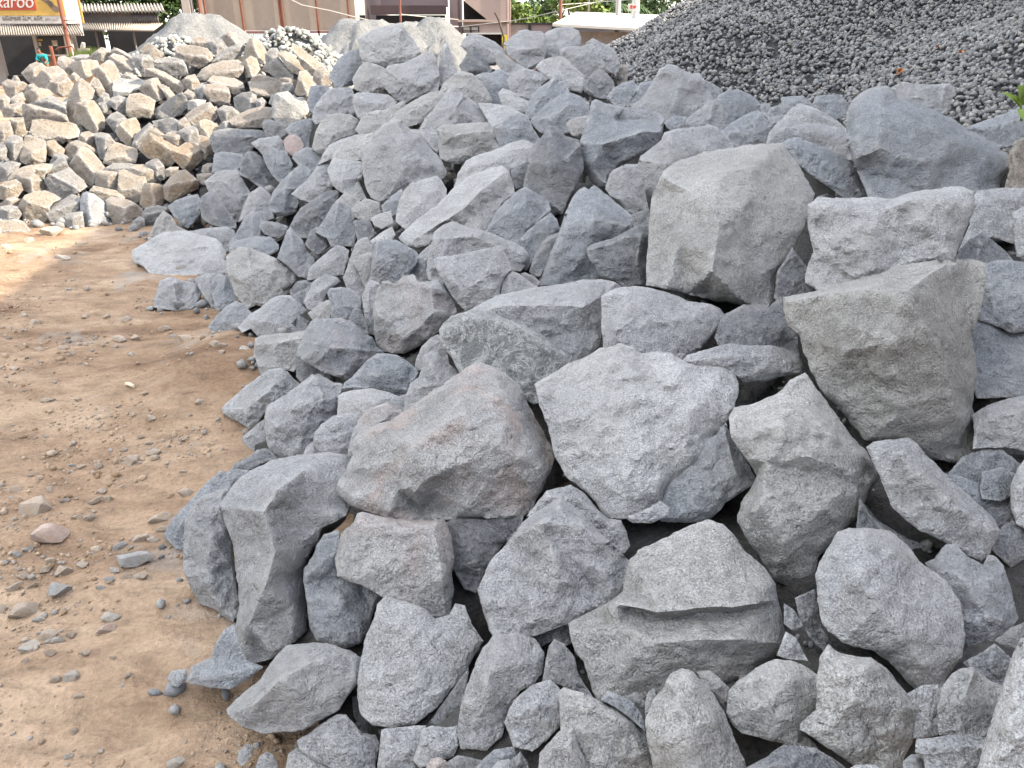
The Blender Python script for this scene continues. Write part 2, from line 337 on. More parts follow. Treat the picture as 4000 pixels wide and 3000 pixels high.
b,d.05|dark-bottomed boulder right of the diagonal-ridged boulder|113,18 120,15 125,8 128,5 135,4 140,10 155,20 158,12 163,13 170,20 174,33 177,45 180,58 176,64 160,80 150,86 143,89 138,80 134,50 130,40 120,30|120,20,5-140,30,12-160,30,11 141,62,10-157,56,14-168,60,12-177,62,5 150,75,7
k,d.1|dark stone low on the right, under the dark-bottomed boulder|140,90 155,82 163,76 170,82 176,88 172,97 169,110 160,106 150,98|160,90,9
g,d.06|smooth shaded boulder right of the angular dusty slab|122,122 124,108 132,98 140,94 148,93 152,98 160,103 171,108 168,120 164,135 160,147 140,144 123,142 122,132|148,97,6-142,115,12-138,138,8
g,d.05|grey slab standing under the tip of the diagonal-ridged boulder|100,112 112,106 127,106 126,125 125,135 122,142 112,144 104,145 106,130|116,115,6-115,135,6
g,t.5|squared grey block at the bottom edge, right of the angular dusty slab|107,145 130,142 148,142 157,144 157,156 158,166 154,182 115,182 112,160 106,154|108,151,5-130,149,9-156,152,6
b|rough little stone at the bottom edge left of the squared grey block|97,161 103,156 112,156 116,166 115,178 97,178|106,160,10
w,d-.1,t.3|whitish boulder cut by the bottom right corner|184,70 215,60 245,90 245,205 150,205 152,166 156,148 164,122 171,103 177,84|186,76,5-176,115,9-166,160,9 210,130,12
k,d.08|dark chip in the gap above the whitish corner boulder|163,74 175,65 186,60 188,76 180,84 172,80|176,72,8
T 3200 300 9.64
b|huge rough boulder with pale lichen-like patches, far upper right|11,17 13,10 17,6 23,4 28,3.5 32,7 38,10 46,13 54,17 62,22 70,27 77,31 79.5,33 76,37 74,41 73,44 74,47 64,48 55,48 44,48 36,52 28,52 20,49 16,38 13,33 11,24|15,33,12-25,29,17-34,32,16-43,35,15-52,41,9 16,13,8-25,13,12-36,17,13-46,21,13-60,29,11-72,35,6 20,22,16 30,42,9 62,40,9
g,d.15|flat-topped slab with a sunlit right end, behind the patchy huge boulder|28,5 34,2 40,3 48,3 53,2.5 55,5 54,9 52,15 46,16 38,13 32,10|51,4,6-49,13,6 40,8,6
b|long bluish boulder at the right edge under the green leaves|58,21 66,18 75,15 84,11 95,10 95,27 84,26 79,28 73,29 67,26|64,21,5-76,19,9-88,15,8
t,d-.05|sunlit tan boulder at the right edge below the long bluish one|76,33 79,26 84,24 92,24 92,44 84,45 77,47 75,45 77,38|79,28,8-80,44,8
g,d.1|mottled boulder at the right edge, behind the scooped slab's sunlit end|60,52 64,46 74,45 84,45 94,46 94,56 84,56 80,60 80,68 76,67 70,65 66,65 60,69 56,71 61,60|66,50,5-80,50,9-78,62,8
k|dark pointed stone above the right shoulder of $O|54,76 57,70 60,67 66,63 70,66 75,70 80,76 70,78 60,77|66,66,10-64,74,6
g,d-.1|rounded boulder cut by the right edge, level with the scooped slab|78,55 84,52 94,52 94,78 84,76 80,73 79,64|82,58,8-83,72,8
b|bluish boulder at the right edge, beside the upper right of $O|66,82 67,76 72,74 84,75 97,75 97,102 84,103 78,104 72,101 66,99 63,98 65,93 66,87|68,80,5-71,98,8-82,101,9 85,88,10
b,d.12|dark hollowed rock at the right edge, beside the middle of $O|60,106 62,96 68,97 74,103 80,104 97,102 97,132 84,130 75,130 64,130 60,122|72,108,4-80,116,9-95,116,8
g|rough grey boulder at the right edge, beside the lower right of $O|62,137 68,133 78,130 84,129 97,128 97,150 84,152 75,150 62,151 63,145|66,138,5-78,137,10-90,134,8 75,147,6
b,d.1|broad dim stone below the foot of $O at right|50,163 58,154 66,151 74,151 82,157 81,163 70,166 64,172 54,170|66,156,8
b,d.05|small mottled stone in front of the broad dim stone at right|65,167 66,160 74,158 80,161 80,168 74,172 66,171|72,162,10
T 1600 700 5.425
b|peaked bluish boulder left of $H, with a light sloping top|94,70 97,62 102,50 108,37 112,25 117,13 122,7 126,5 129,7 133,4 138,8 144,13 150,18 155,22 160,26 162,30 160,36 150,41 140,45 136,56 138,66 138,72 130,74 112,77 98,78 93,76|115,16,5-113,28,13-133,30,17-157,34,7 113,28,13-108,45,15-99,66,8 125,55,14-115,71,8-132,68,6
k|dark scoop-backed rock wedged against the left foot of $H|127,50 131,47 137,45 145,43 155,38 164,33 174,26 174,40 171,55 171,70 168,77 155,78 148,73 138,70 133,62 129,57|129,51,5-145,47,9-158,40,11-167,40,15-164,58,13-166,72,6 146,62,9
g|long grey block behind a smaller tan-sided one, left of the peaked bluish boulder|12,65 14,50 18,38 24,33 31,30 38,33 47,36 55,37 65,41 76,46 83,50 86,54 85,60 80,66 74,66 68,62 50,60 30,64 24,72 25,76 20,76 14,72|17,42,6-30,43,13-48,40,13-65,45,12-82,54,6 22,55,14
g,d-.08|grey block with a tan left side, below the long grey block|17,58 20,56 35,54 50,51 66,48 70,55 74,65 70,68 66,75 65,84 60,87 47,92 40,95 34,88 28,80 22,70|19,59,5-27,68,11-38,80,12-46,90,6 60,56,8-55,70,12-62,82,6
g|small two-faced stone beside the tan-sided block|65,87 67,73 70,68 74,66 79,68 88,75 95,79 82,86 70,90|71,69,6-73,82,12
k|little dark stone under the foot of the peaked bluish boulder|80,68 83,67 90,70 94,74 92,78 86,76|86,70,8
k|dark upright stone between the long grey block and the peaked bluish boulder|86,66 90,55 95,45 100,41 108,38 110,40 103,52 98,62 94,70 88,70|92,56,6-100,44,10
b,d.05|blue-grey stone in a gap above the long grey block|76,46 85,37 93,30 102,24 106,29 109,37 100,42 94,48 88,60 84,66 80,64|90,40,6-100,32,10
b|smooth bluish oval boulder under the dark upright one|54,38 58,31 63,22 70,15 78,8 83,5 88,8 100,16 102,22 92,30 84,38 77,46 70,43 62,40|58,34,6-70,24,12-82,14,12 80,30,12
l,t.6|long light-topped boulder sloping up to the right, upper centre|-8,42 -2,35 8,27 20,18 30,8 42,-2 55,-7 66,-10 72,-6 75,5 76,10 70,14 63,22 58,30 55,36 47,37 38,33 31,31 24,33 18,38 14,47 5,50 -4,47|2,44,6-22,32,13-40,20,17-52,8,19-67,-4,9 48,26,9-65,12,8
v,t.4|dark slab with white veins, behind $P|21,108 25,103 30,98 38,96 45,94 56,95 65,98 72,101 80,104 90,108 98,114 105,119 112,121 117,127 121,131 116,140 108,150 100,158 90,162 86,160 78,154 68,148 56,140 50,138 40,142 36,139 32,132 30,128 25,122 22,114|26,110,5-45,100,8-65,103,9-90,114,9-110,127,6 60,120,9 85,140,8
g|long pale-topped boulder behind the white-veined dark slab|38,97 50,90 65,83 80,80 95,77 110,76 125,72 138,72 147,74 153,77 146,80 141,84 139,95 138,108 136,120 130,126 122,134 112,128 108,124 98,118 88,112 78,107 60,101 48,100|48,96,4-70,91,14-100,91,17-125,92,16-139,84,6 105,112,11
T 2200 250 5.425
b,t.3|boulder with a scooped top and dark overhanging front, above $H's left shoulder|12,55 14,50 18,38 20,27 23,25 30,28 45,31 60,33 70,36 73,40 71,53 66,60 57,65 45,70 40,72 36,76 32,82 31,88 25,88 20,84 17,78 14,73 12,66|13,57,7-28,58,17-45,53,19-57,49,20-70,49,10 21,30,2-35,39,6-48,47,12 40,40,-2-60,40,2 24,45,7 20,75,9
g,s1|triangular pointed boulder standing against the dark gravel pile|48,32 55,26 60,20 66,10 70,3 75,0 82,1 88,5 93,7 98,6 101,10 104,18 108,24 107,28 100,32 94,38 84,42 74,42 66,40 58,36|72,4,6-85,9,10-99,11,6 80,28,13 58,29,8
b,d.1|bluish stone behind the right slope of the triangular pointed boulder|98,10 108,14 115,19 113,26 106,28 100,22|106,18,8
b|light bluish rounded boulder at the gravel's foot, right of the triangular pointed one|110,26 112,22 118,19 126,18 133,21 139,25 142,29 138,35 130,40 122,45 114,46 110,38|114,26,8-126,26,12-138,30,6 124,36,12
g|dark-faced boulder with a curved ridge, in front of the triangular pointed one|78,48 88,40 97,33 105,27 110,25 114,30 117,36 116,46 114,50 104,48 98,48 90,50|108,27,8-106,38,12-113,48,6 92,42,8
b|tiny stone at the gravel's foot right of the light bluish rounded boulder|140,29 148,28 150,32 143,36|145,30,8
b|small pointed blue stone at the gravel's foot|145,37 150,31 157,29 158,38 150,42|152,32,8
b|low blue stone in front of the small pointed one at the gravel's foot|144,42 150,38 160,36 165,39 160,44 148,46|154,40,8
b,d.05|squarish bluish stone at the gravel's foot, left one of a pair|157,36 157,24 165,23 173,23 178,27 181,31 172,33 165,35|158,26,6-166,26,10-178,29,6 166,31,10
b,d.05|squarish bluish stone at the gravel's foot, right one of a pair|179,29 182,23 190,22 200,22 206,29 203,37 197,40 188,36|182,27,6-192,27,10-202,27,6 192,34,10
l|light-topped boulder in front of the squarish bluish pair|157,40 165,31 170,28 180,31 190,36 198,41 206,48 195,50 180,46 165,44|168,31,8-182,36,10-200,44,6
g|rough boulder with a warm tan top, left of the patchy huge boulder|146,58 148,50 154,42 160,39 166,39 172,42 185,43 195,45 207,48 212,60 210,70 198,68 185,62 175,58 165,56 158,59 150,60|150,54,6-160,46,12-175,47,12-195,50,8 170,53,12
b|pointed boulder with a beige lit right face, at the gravel's foot|113,49 120,43 130,37 140,33 144,36 148,42 150,45 148,54 146,60 135,62 123,62 117,56|133,37,8-139,50,12-145,59,5 122,50,8
b,d.03|bluish boulder sloping behind the right shoulder of $H|155,58 162,54 168,53 178,56 188,60 198,65 206,70 212,78 216,88 221,95 216,102 205,98 190,88 178,80 165,68|165,58,6-185,66,10-205,78,10-215,93,5
b|little stone tucked behind the scooped-top boulder's right end|72,42 80,37 90,38 86,44 80,50 75,46|80,42,8
g,s1|bluish boulder with a pinkish right rim, behind the left shoulder of $H|54,72 56,66 65,60 71,54 73,49 80,47 90,46 100,45 105,43 111,46 113,49 118,52 122,58 124,66 112,72 98,76 86,84 78,96 70,104 64,106 61,106 57,98 55,85|56,70,6-66,71,14-75,72,17-76,56,14-78,49,7 66,90,12 100,60,12
g|grey boulder with a pale left side, under the scooped-top boulder|30,90 33,80 36,76 45,72 54,72 58,80 60,98 62,106 55,105 50,108 45,105 40,99 34,95|43,74,8-41,97,12 50,96,12-58,100,6
k|dark little stone at the left foot of the bluish pinkish-rimmed boulder|49,108 61,104 64,112 56,119 51,119|56,110,8
p.5,d-.03|small stone with a tan underside, left of the scooped-top boulder|2,43 5,40 10,38 16,37 20,38 16,50 12,54 6,51|4,44,5-12,46,10-17,44,5
k,s1|dark boulder on the right shoulder of the heap, streaked pale|15,20 16,14 20,8 24,4 28,4 32,7 36,12 37,17 33,25 26,25 20,23|20,10,6-27,12,12-33,14,6
t,d.25|sunlit yellow stone at the right end of the heap's crest|38,10 40,0 45,1 47,6 46,12 42,16 39,16|43,4,8-44,12,6
b|pale bluish stone at the gravel's foot, below the crest's right end|31,24 36,17 44,13 50,12 54,16 53,20 48,27 44,31 37,30|36,20,6-46,18,10
b|bluish stone touching the left slope of the triangular pointed boulder|46,32 50,20 56,13 65,12 68,14 62,22 55,29|53,18,6-58,24,8
T 800 1050 5.425
g.5,t.1|heart-shaped pale-fronted boulder with a pink tip, above the purplish-fronted one|121,25 124,14 128,9 132,8.5 137,11 143,5 150,4 155,9 161,9 168,8 172,11 176,18 180,25 181,31 175,37 168,46 160,52 150,58 143,61 137,61 128,59 124,55 122,48|153,9,3-163,14,13-165,30,15-155,42,16-143,52,14-136,59,5 130,40,11
b.4|boulder with a bluish top and purplish speckled front, beside the dirt bank|66,60 68,54 72,45 76,38 80,36 90,35 98,35 106,38 112,43 116,47 121,49 124,56 129,60 120,63 115,69 109,73 106,78 102,81 95,78 85,74 78,70 70,66|78,41,7-86,50,15-90,57,19-108,58,16-126,60,5 88,69,8
d|sand-coloured boulder at the dirt bank, left of the purplish-fronted one|35,60 36,50 40,48 50,47 62,46 74,44 72,52 68,60 68,68 64,74 55,72 47,74 40,76 38,70|37,55,5-50,54,10-70,50,10 52,66,8
k,d.05|dark rock directly beneath the purplish-fronted boulder|65,62 72,66 82,71 88,75 80,80 72,84 66,78|72,72,8
l,t.4|long grey slab overhanging the dirt, with a dark undercut front|12,100 15,97 22,91 30,84 38,78 47,72 55,71 60,74 64,79 69,83 66,87 58,92 48,99 43,103 38,112 32,115 24,110 16,106 13,104|15,101,5-30,101,14-45,89,16-56,77,12-60,80,8
g|grey boulder with twin slanting ridges, beside the long undercut slab|43,107 44,99 50,95 58,91 63,87 72,80 79,75 83,76 93,82 99,83 97,92 95,104 93,111 85,115 78,125 71,135 65,134 54,137 46,130 44,122 43,115|79,77,7-66,97,18-54,115,15-48,129,6 60,90,6-55,102,9 85,90,14-84,108,12 68,120,13
g|grey stone at the dirt edge under the long undercut slab|26,122 34,115 40,110 45,107 48,116 50,128 42,130 35,131 29,127|32,120,8-42,122,10
k|black-ended stone at the dirt edge, above the tall standing boulder|18,145 22,140 32,135 38,130 44,129 48,131 53,137 46,138 38,142 30,146 20,147|24,141,7-38,135,10
l,t.6|light bluish flat stone in the hollow above the pinkish-beige one|95,107 96,92 99,89 108,87 120,86 130,88 141,92 134,98 124,100 116,106 108,110 100,110|97,94,5-116,96,12-136,93,5 104,103,8
g|oval grey stone with a dark underside, left of the pinkish-beige one|78,126 79,118 84,112 92,106 100,104 110,102 117,101 113,110 110,122 106,134 95,134 84,134|81,122,7-96,122,13-106,122,8 96,111,9
g|pale stone tucked beneath the oval one, behind $T|70,136 73,128 78,124 82,130 86,135 80,140|77,130,6
p.6|pinkish-beige stone against the upper left side of $P|102,136 105,122 108,114 112,107 118,101 128,97 133,96 140,99 144,104 138,110 132,117 126,126 116,138 108,142|128,99,6-131,108,12-112,116,8-110,128,8
b|little bluish stone squeezed in above $P's left slope|131,97 138,92 145,90 147,98 144,106 138,102|139,96,8
b|dark bluish boulder with a pointed top, right below the purplish-fronted one|98,88 100,82 106,78 112,71 118,65 124,61 132,61 138,62 144,65 150,70 154,74 152,80 148,86 145,91 140,93 130,89 118,87 108,88|123,63,7-121,76,14-118,86,6 138,72,13-146,82,8
g|lumpy grey boulder standing at the left end of the white-veined slab|143,104 145,90 148,82 154,78 157,70 158,62 163,59 168,60 172,66 178,70 184,76 182,84 172,94 165,100 155,106 147,108|161,63,7-165,74,12-168,82,13 155,86,10-152,98,8 174,78,8
g,d.05|grey rock behind the lumpy boulder, left of the white-veined slab|151,72 152,65 156,56 162,50 168,47 172,52 175,62 176,70 168,70 160,66 157,74|160,56,8
k|small blackish stone below the heart-shaped boulder's left side|103,36 108,28 112,29 116,37 118,48 111,44|110,34,8
b.4|purplish-grey stone above the bluish-topped boulder|88,17 90,14 98,13 105,14 110,18 113,24 112,30 106,31 102,36 97,36 91,35 91,26|91,18,5-95,27,11-110,28,7
g|light-capped oval stone left of the purplish-grey one|71,24 74,18 77,10 82,6 88,4 95,6 98,9 92,13 88,17 84,25 80,30 74,29|73,23,5-82,17,11-93,10,6
k|upper one of two dark thin stones right of the tan-sided rounded boulder|61,16 66,9 72,8 77,10 75,15 66,19 62,20|68,12,8
k|lower one of two dark thin stones right of the tan-sided rounded boulder|62,20 68,16 75,14 73,21 71,26 66,23|68,19,8
g|tall narrow pale stone along the left edge of the heart-shaped boulder|113,21 116,12 120,8 126,10 123,18 121,32 123,48 118,47 115,34|118,14,8-118,36,8
g,d.1|grey stone behind the purplish-grey one, near the heart-shaped boulder|100,4 108,-4 112,0 116,8 118,14 114,22 108,17 103,12|108,6,8
g|boulder with a dark hollow underside, above the sand-coloured one|24,42 32,33 40,28 48,21 55,19 62,19 68,23 74,30 76,36 74,44 70,47 60,48 45,49 38,48 33,43 27,46|33,37,7-42,38,14-58,40,16-74,42,6 50,28,8
b|half pale, half blue two-faced stone on the dirt bank|2,42 8,34 15,27 22,23 28,25 33,31 37,35 30,39 26,42 22,46 14,49 10,50 6,46|21,24,5-15,37,12-13,49,4
d,d.1|sandy flat rock between the oval and the purplish-grey stones|74,32 84,24 90,22 92,34 98,36 92,38 80,40|84,30,6
T 450 600 7.88
d,t.2|big rounded boulder with a tan left side, above the dirt bank|55,51 58,48 62,46 68,47 75,50 82,53 87,57 91,61 90,63 87,65 87,69 82,71 78,73 74,76 70,75 66,77 62,73 59,69 58,65 56,60 55,56|65,47,5-67,56,13-65,65,13-61,67,7 65,65,13-74,69,12-86,66,6 78,58,12
w,t.9|broad white-topped slab jutting out over the dirt|8,48 13,45 20,41 24,39 34,38 42,40 50,42 53,45 55,49 54,53 46,54 43,57 40,63 38,65 30,63 24,62 18,60 14,56 10,54 8,51|10,51,4-20,57,6-30,61,6-38,63,4 30,47,7-48,46,4
g|block under the overhang of the white-topped slab, with a pale left face|19,76 20,70 22,63 28,61 34,63 40,64 43,69 41,74 38,77 30,78 23,77|22,63,3-29,64,13-31,77,7 41,67,6
g|flat dark stone under the right end of the white-topped slab|41,60 43,55 46,53 55,53 56,59 48,61|44,57,6-54,56,6
g|grey boulder right of the block under the white-topped slab|39,62 43,60 49,59 54,60 52,66 51,72 52,78 48,76 44,71 41,66|46,62,7-47,70,10
b|dark stone at the left foot of the tan-sided rounded boulder|48,70 52,63 55,59 58,64 61,70 60,74 54,78 50,78|54,64,8-54,72,10
b,t.6|flat bluish slab resting behind the tan-sided rounded boulder|56,49 57,45 60,43 70,41 77,41 81,45 81,48 76,51 68,50 62,48|58,46,4-68,46,9-80,46,4
o|dark leaning slab at the edge of the two heaps, behind the white-topped slab|13,46 18,38 20,33 24,28 28,31 31,36 36,38 34,42 20,44|25,30,7-22,40,7
g,d.08|grey stone behind the right end of the white-topped slab|33,39 45,37 55,36 59,38 60,41 57,46 55,51 50,46 42,44|46,39,7-56,42,7
b|blue-sided wedge standing above the flat bluish slab|55,46 60,39 64,32 68,28 72,31 74,34 72,38 72,42 66,44 58,46|68,30,5-68,41,10
k|oblong dark block level with the blue-sided wedge|71,36 73,33 80,34 86,36 84,40 81,42 74,40|73,35,4-79,36,8-84,38,4
b|dark blue-grey boulder right of the flat bluish slab|80,52 83,44 85,38 87,36 90,40 93,43 95,48 99,52 99,56 96,58 95,62 91,61 86,56 82,53|87,39,6-88,47,12-93,58,6
g|grey stone with a light ridge, right of the dark blue-grey boulder|95,63 96,57 100,53 105,49 110,45 113,46 116,48 115,53 113,60 108,61 100,62|97,57,5-104,55,10-114,49,5
k|small dark stone under the light blocky boulder with a blue top|94,45 97,38 100,36 104,41 105,46 101,50 97,48|99,41,8
b|angular boulder with a bluish right side, its left edge curved|99,39 104,32 108,25 111,23 114,25 118,26 119,33 120,40 118,46 112,46 107,46 105,42|111,24,5-109,34,11-110,45,6
k|slanting dark-fronted boulder left of the angular bluish-sided one|86,37 89,31 92,27 98,23 104,19 112,17 110,24 105,32 100,39 96,42 91,42|88,35,5-97,28,12-108,21,7
b|blocky dark boulder with a bluish flank, left of the slanting dark-fronted one|76,25 78,19 82,14 87,9 92,5 97,8 97,13 92,17 89,20 91,24 90,29 85,31 78,30|88,9,6-84,18,13-85,30,6 80,20,8
g|grey wedge filling the space left of the blocky dark boulder|61,34 63,28 66,20 72,16 77,20 77,26 79,32 72,34 68,31|70,19,8-69,30,8
g,t.2|broad flat-faced boulder tilted to the right, near the tan blocks|44,14 50,9 55,8 61,8 63,12 65,16 67,19 65,25 62,33 60,34 56,29 50,23 46,18|46,14,5-56,14,10-64,21,7 58,26,8
k|dark stone under the broad tilted flat-faced boulder|41,24 43,21 47,18 51,22 56,28 60,34 60,37 54,37 47,35 43,32|46,24,8-50,32,10
b|angular dark stone nearest the tan blocks, left of the dark stone under the tilted one|26,26 30,23 36,21 41,20 43,24 42,30 39,34 36,37 33,35 29,31|29,27,6-36,26,12-38,34,6
b|oblique block with a light top and pointed foot, right of the tan heap|73,1 78,-3 85,-1 88,5 87,10 82,15 78,11 75,6|76,0,5-82,5,11-83,13,5
g|light rough boulder between the slanting block and the white-capped stone|87,20 95,13 100,6 104,3 108,7 109,14 107,19 102,21 96,24 92,23|100,8,6-99,16,11
w|white-capped stone with a dark front, left of the big grey middle boulder|105,8 108,2 114,3 122,4 123,9 121,14 123,19 125,23 118,23 112,19 108,16|107,8,5-113,13,11-122,12,5
d|small tan stone under the white-capped one|109,24 114,19 119,21 123,25 118,28 113,26|116,22,8
d|light sandy stone below the big grey middle boulder|117,27 124,22 131,24 132,34 122,33 118,31|124,26,8
k|dark stone below the light sandy one|118,33 126,32 129,40 125,44 120,43|124,37,8
g|upright grey stone left of the light-fronted heart-shaped boulder's crown|113,62 117,50 120,43 125,41 128,46 127,56 125,65 122,73 116,70|121,46,7-119,60,8
T 1300 50 5.425
l|big light block topping the heap, in front of the dust mound|18,18 22,15 30,11 40,9 47,8 50,9 54,14 60,22 64,29 60,32 50,37 40,40 37,40 32,38 25,36 21,34 19,26|21,20,6-30,20,12-48,12,10 35,36,9-48,32,12-62,28,5
g|large block with a dark left end, just below the light crest block|34,47 36,42 40,38 50,36 60,32 68,28 71,28 75,33 76,40 77,48 76,56 68,58 60,61 52,65 46,63 40,57 36,52|38,40,6-48,49,14-52,63,5 48,49,14-62,52,14-76,46,6 60,38,10
d|beige rounded stone left of the dark-ended block|14,48 17,42 20,38 23,35 28,36 34,38 38,40 36,46 36,53 30,56 24,58 17,56 15,52|24,38,6-22,48,12-32,52,8
b|bluish stone at the crest's left end, beside the crushed-stone mound|-3,46 1,38 6,31 12,27 18,26 20,32 22,37 17,44 15,52 8,53 2,54|4,36,7-12,36,10
g|narrow upright stone standing right of the dark-ended block|74,53 76,40 78,28 80,22 83,23 86,30 87,37 89,44 83,48 78,53|80,25,6-81,44,9
g|dark-fronted stone with a light rim on top, right part of the crest|92,24 94,19 99,15 107,16 117,21 125,28 124,32 117,38 110,38 104,34 98,30|93,23,4-103,23,12-116,28,8
k|dark-faced wedge with a pale right slope, under the light-rimmed stone|91,38 95,32 99,25 101,23 104,25 108,30 112,36 115,43 110,45 100,45 93,43|101,24,3-100,33,10-106,37,13-114,42,5 96,40,8
g|slanting oblong stone pointing down right, right of the dark-faced wedge|113,26 118,26 124,30 130,35 139,40 136,43 128,45 124,44 118,37|116,28,4-124,36,9-134,41,4
g|big domed boulder with a dark underside, on the crest|123,22 128,18 134,13 139,12 143,13 150,13 153,16 154,24 153,31 149,38 142,41 135,38 126,30|124,23,4-134,27,14-149,25,12-152,20,5 140,33,8
g,d.08|pale rounded boulder behind the domed one, nearest the white roof|149,18 155,13 160,11 166,10 172,10 177,13 179,18 178,25 173,32 166,33 160,35 153,34 150,28|160,14,7-163,24,11-175,17,6
g|boulder with a hooked dark underside, right on the crest|163,26 168,24 178,24 187,22 191,27 193,33 197,37 195,40 190,41 186,47 183,54 180,48 175,40 168,35 164,31|165,28,4-178,31,12-192,36,7 181,40,9
g,d.03|pale-topped stone at the right end of the crest|182,22 187,18 195,22 203,26 206,33 207,38 205,43 198,43 193,37 189,29|186,20,5-195,30,11-206,35,4
l,t.3|smooth pale slab sloping down right, below the crest|146,39 150,34 158,32 164,31 170,35 175,40 181,45 182,53 179,58 172,56 165,54 158,49 150,44|148,39,5-162,45,9-178,54,5
g|rounded stone with a dark base, left of the smooth pale slab|125,49 128,44 134,41 140,40 147,42 156,47 151,51 146,58 141,63 134,61 128,57|126,50,5-135,47,13-152,48,5 138,56,9
b,d.06|bluish dark rock in the hollow under the dark-faced wedge|101,46 108,43 114,43 120,40 127,44 128,52 126,60 121,67 114,68 110,56|110,46,7-120,50,9
d,t.3|rounded beige-grey boulder below the narrow upright stone|75,60 80,50 86,45 90,42 94,42 101,44 106,49 111,55 115,63 112,68 105,67 98,66 90,64|92,44,6-96,54,13-110,60,6 84,54,8
l,t.5|pale wedge-shaped stone slanting under the rounded dark-based one|119,58 122,54 128,56 135,61 143,64 142,68 140,72 130,71 122,67|122,57,5-132,63,8-140,66,4
b|bluish pointed boulder left of the scooped-top one's neighbour|138,74 141,64 145,57 150,53 156,49 160,45 164,48 168,52 171,58 164,64 152,72 145,78|160,47,5-152,60,13-142,70,6
b|broad bluish boulder just left of the scooped-top one|141,79 144,75 150,69 156,64 162,60 170,57 178,60 185,65 185,74 181,82 178,90 170,86 163,88 156,90 148,85|144,77,6-158,76,14-170,66,12-182,68,6 165,80,9
d|grey stone left under the beige slab blocks, centre of the upper heap|16,84 20,77 25,72 32,70 36,70 45,66 51,63 53,67 46,74 41,79 37,84 28,88 20,89|32,72,7-34,80,9-20,84,5
d,t.5|long light stone rising to the right, left of the peaked grey boulder|39,81 45,72 52,67 60,62 70,57 78,56 82,58 77,66 73,74 65,79 55,82 47,83|46,76,6-60,70,11-76,60,6
g|peaked grey boulder with a bright right slope, in the upper middle|62,84 66,76 72,70 77,63 82,56 86,53 91,53 92,57 97,60 103,65 108,70 113,75 114,82 105,86 90,86 78,88 77,96 75,101 70,96 65,89|94,59,8-88,70,15-80,82,9 84,58,6 103,76,8
d|squared block with a dark front and a light top, upper middle|75,84 77,81 90,80 104,79 113,79 116,84 118,92 120,97 112,101 104,103 97,106 90,109 82,107 77,105 76,95|76,85,5-90,88,15-105,86,15-116,85,6 95,99,9
l,t.8|pale flat-topped stone right of the peaked grey boulder|104,65 112,65 120,66 128,68 136,72 131,77 123,80 117,85 113,80|108,68,4-120,73,7-132,73,4
b|smooth blue-grey stone right of the squared block|115,84 122,78 128,74 136,72 141,74 143,81 147,87 150,92 146,98 140,97 130,97 120,97|120,82,6-134,84,10-146,92,4
l,t.6|light sloping boulder behind the long light-topped one|90,116 96,106 105,102 113,100 120,97 130,93 138,91 144,94 144,101 141,107 135,112 125,114 115,117 105,122 95,126 86,130|96,112,7-118,106,12-138,98,7
g,s1|big grey middle boulder with a smooth pale front, left of the squared block|20,98 28,92 30,86 36,80 45,76 48,77 52,80 56,84 62,84 65,88 68,94 72,99 76,103 79,108 82,114 80,119 72,122 62,125 55,128 48,131 40,134 33,136 27,133 24,126 22,118 21,110|47,78,6-53,92,14-62,105,13-80,114,5 35,95,10-30,110,10 48,118,14-55,126,6
l|light boulder right under the big grey middle one|45,150 46,142 48,135 51,128 57,122 65,120 75,117 78,120 82,127 82,134 76,142 68,148 60,152 52,156|56,124,6-60,138,13-76,126,6 52,146,8
d,t.6|pale tan slab left of the big grey middle boulder|-1,104 3,97 10,92 20,89 29,86 30,92 24,98 23,106 15,108 7,109|4,99,5-15,98,8-26,92,5
k|little dark stone between the long light-topped boulder and the dark upright one|128,113 135,110 140,107 141,114 139,124 132,127 129,120|134,115,8
k|dark tall boulder with an undercut dark base, left of the scooped-top one|137,124 139,115 142,100 150,90 156,81 162,83 168,89 177,91 180,103 181,112 176,123 170,134 165,145 156,146 148,141 141,136|141,107,6-155,109,15-168,105,15-178,96,6 156,88,6 158,128,9
b|dark bluish sliver beside the neck of the dark tall boulder|136,108 143,97 148,92 150,94 145,104 141,114|143,102,6
T 600 100 4.822
o|olive-grey block next to the tan heap, with a hollow right side|96,63 98,55 103,54 108,53 113,56 116,58 121,58 126,64 126,70 122,74 117,77 113,81 106,83 100,79 96,74|99,55,4-110,62,12-120,64,8 110,62,12-107,80,5
k|small dark block below the olive-grey one|87,80 90,76 95,76 101,78 105,82 109,87 103,91 98,92 92,91|90,78,4-98,80,9-98,90,4
b|blue-grey stone with a light top, above the round pink one|106,84 112,79 120,76 128,75 129,82 126,92 126,98 121,101 118,97 116,91 110,89|109,82,5-118,84,10-126,80,4
r|small round pink stone in the left part of the heap|105,93 109,89 115,88 119,91 122,97 119,104 113,106 107,102|113,96,10
b|bluish upright stone left of the block with a tan flank|124,62 127,49 134,48 142,49 139,57 134,64 130,72 126,68|132,52,8-130,64,6
g|dark-fronted block with a tan left flank, left below the crest|128,76 130,66 136,58 142,51 150,50 160,50 163,56 166,72 155,73 145,73 138,77 131,80|142,52,5-144,62,10-144,72,4
g|stone with a light top and dark base, under the beige rounded one|161,63 162,56 166,54 172,54 182,55 190,56 197,61 196,65 187,68 183,70 175,78 171,79 165,74|163,58,5-174,63,12-194,61,5 172,70,8
d|light beige stone with a dark lower face, below the tan-flanked block|128,99 131,86 135,78 140,72 150,71 160,72 166,76 167,86 160,90 150,93 145,97 138,105 132,103|131,87,5-146,88,13-164,82,6 140,97,6
k|long dark slab lying at the edge of the tan heap|45,91 48,86 53,84 60,83 70,84 80,84 88,85 93,88 99,91 92,94 82,98 76,106 70,106 60,105 52,106 48,102|47,89,4-62,88,10-76,90,11-92,90,4 60,98,9
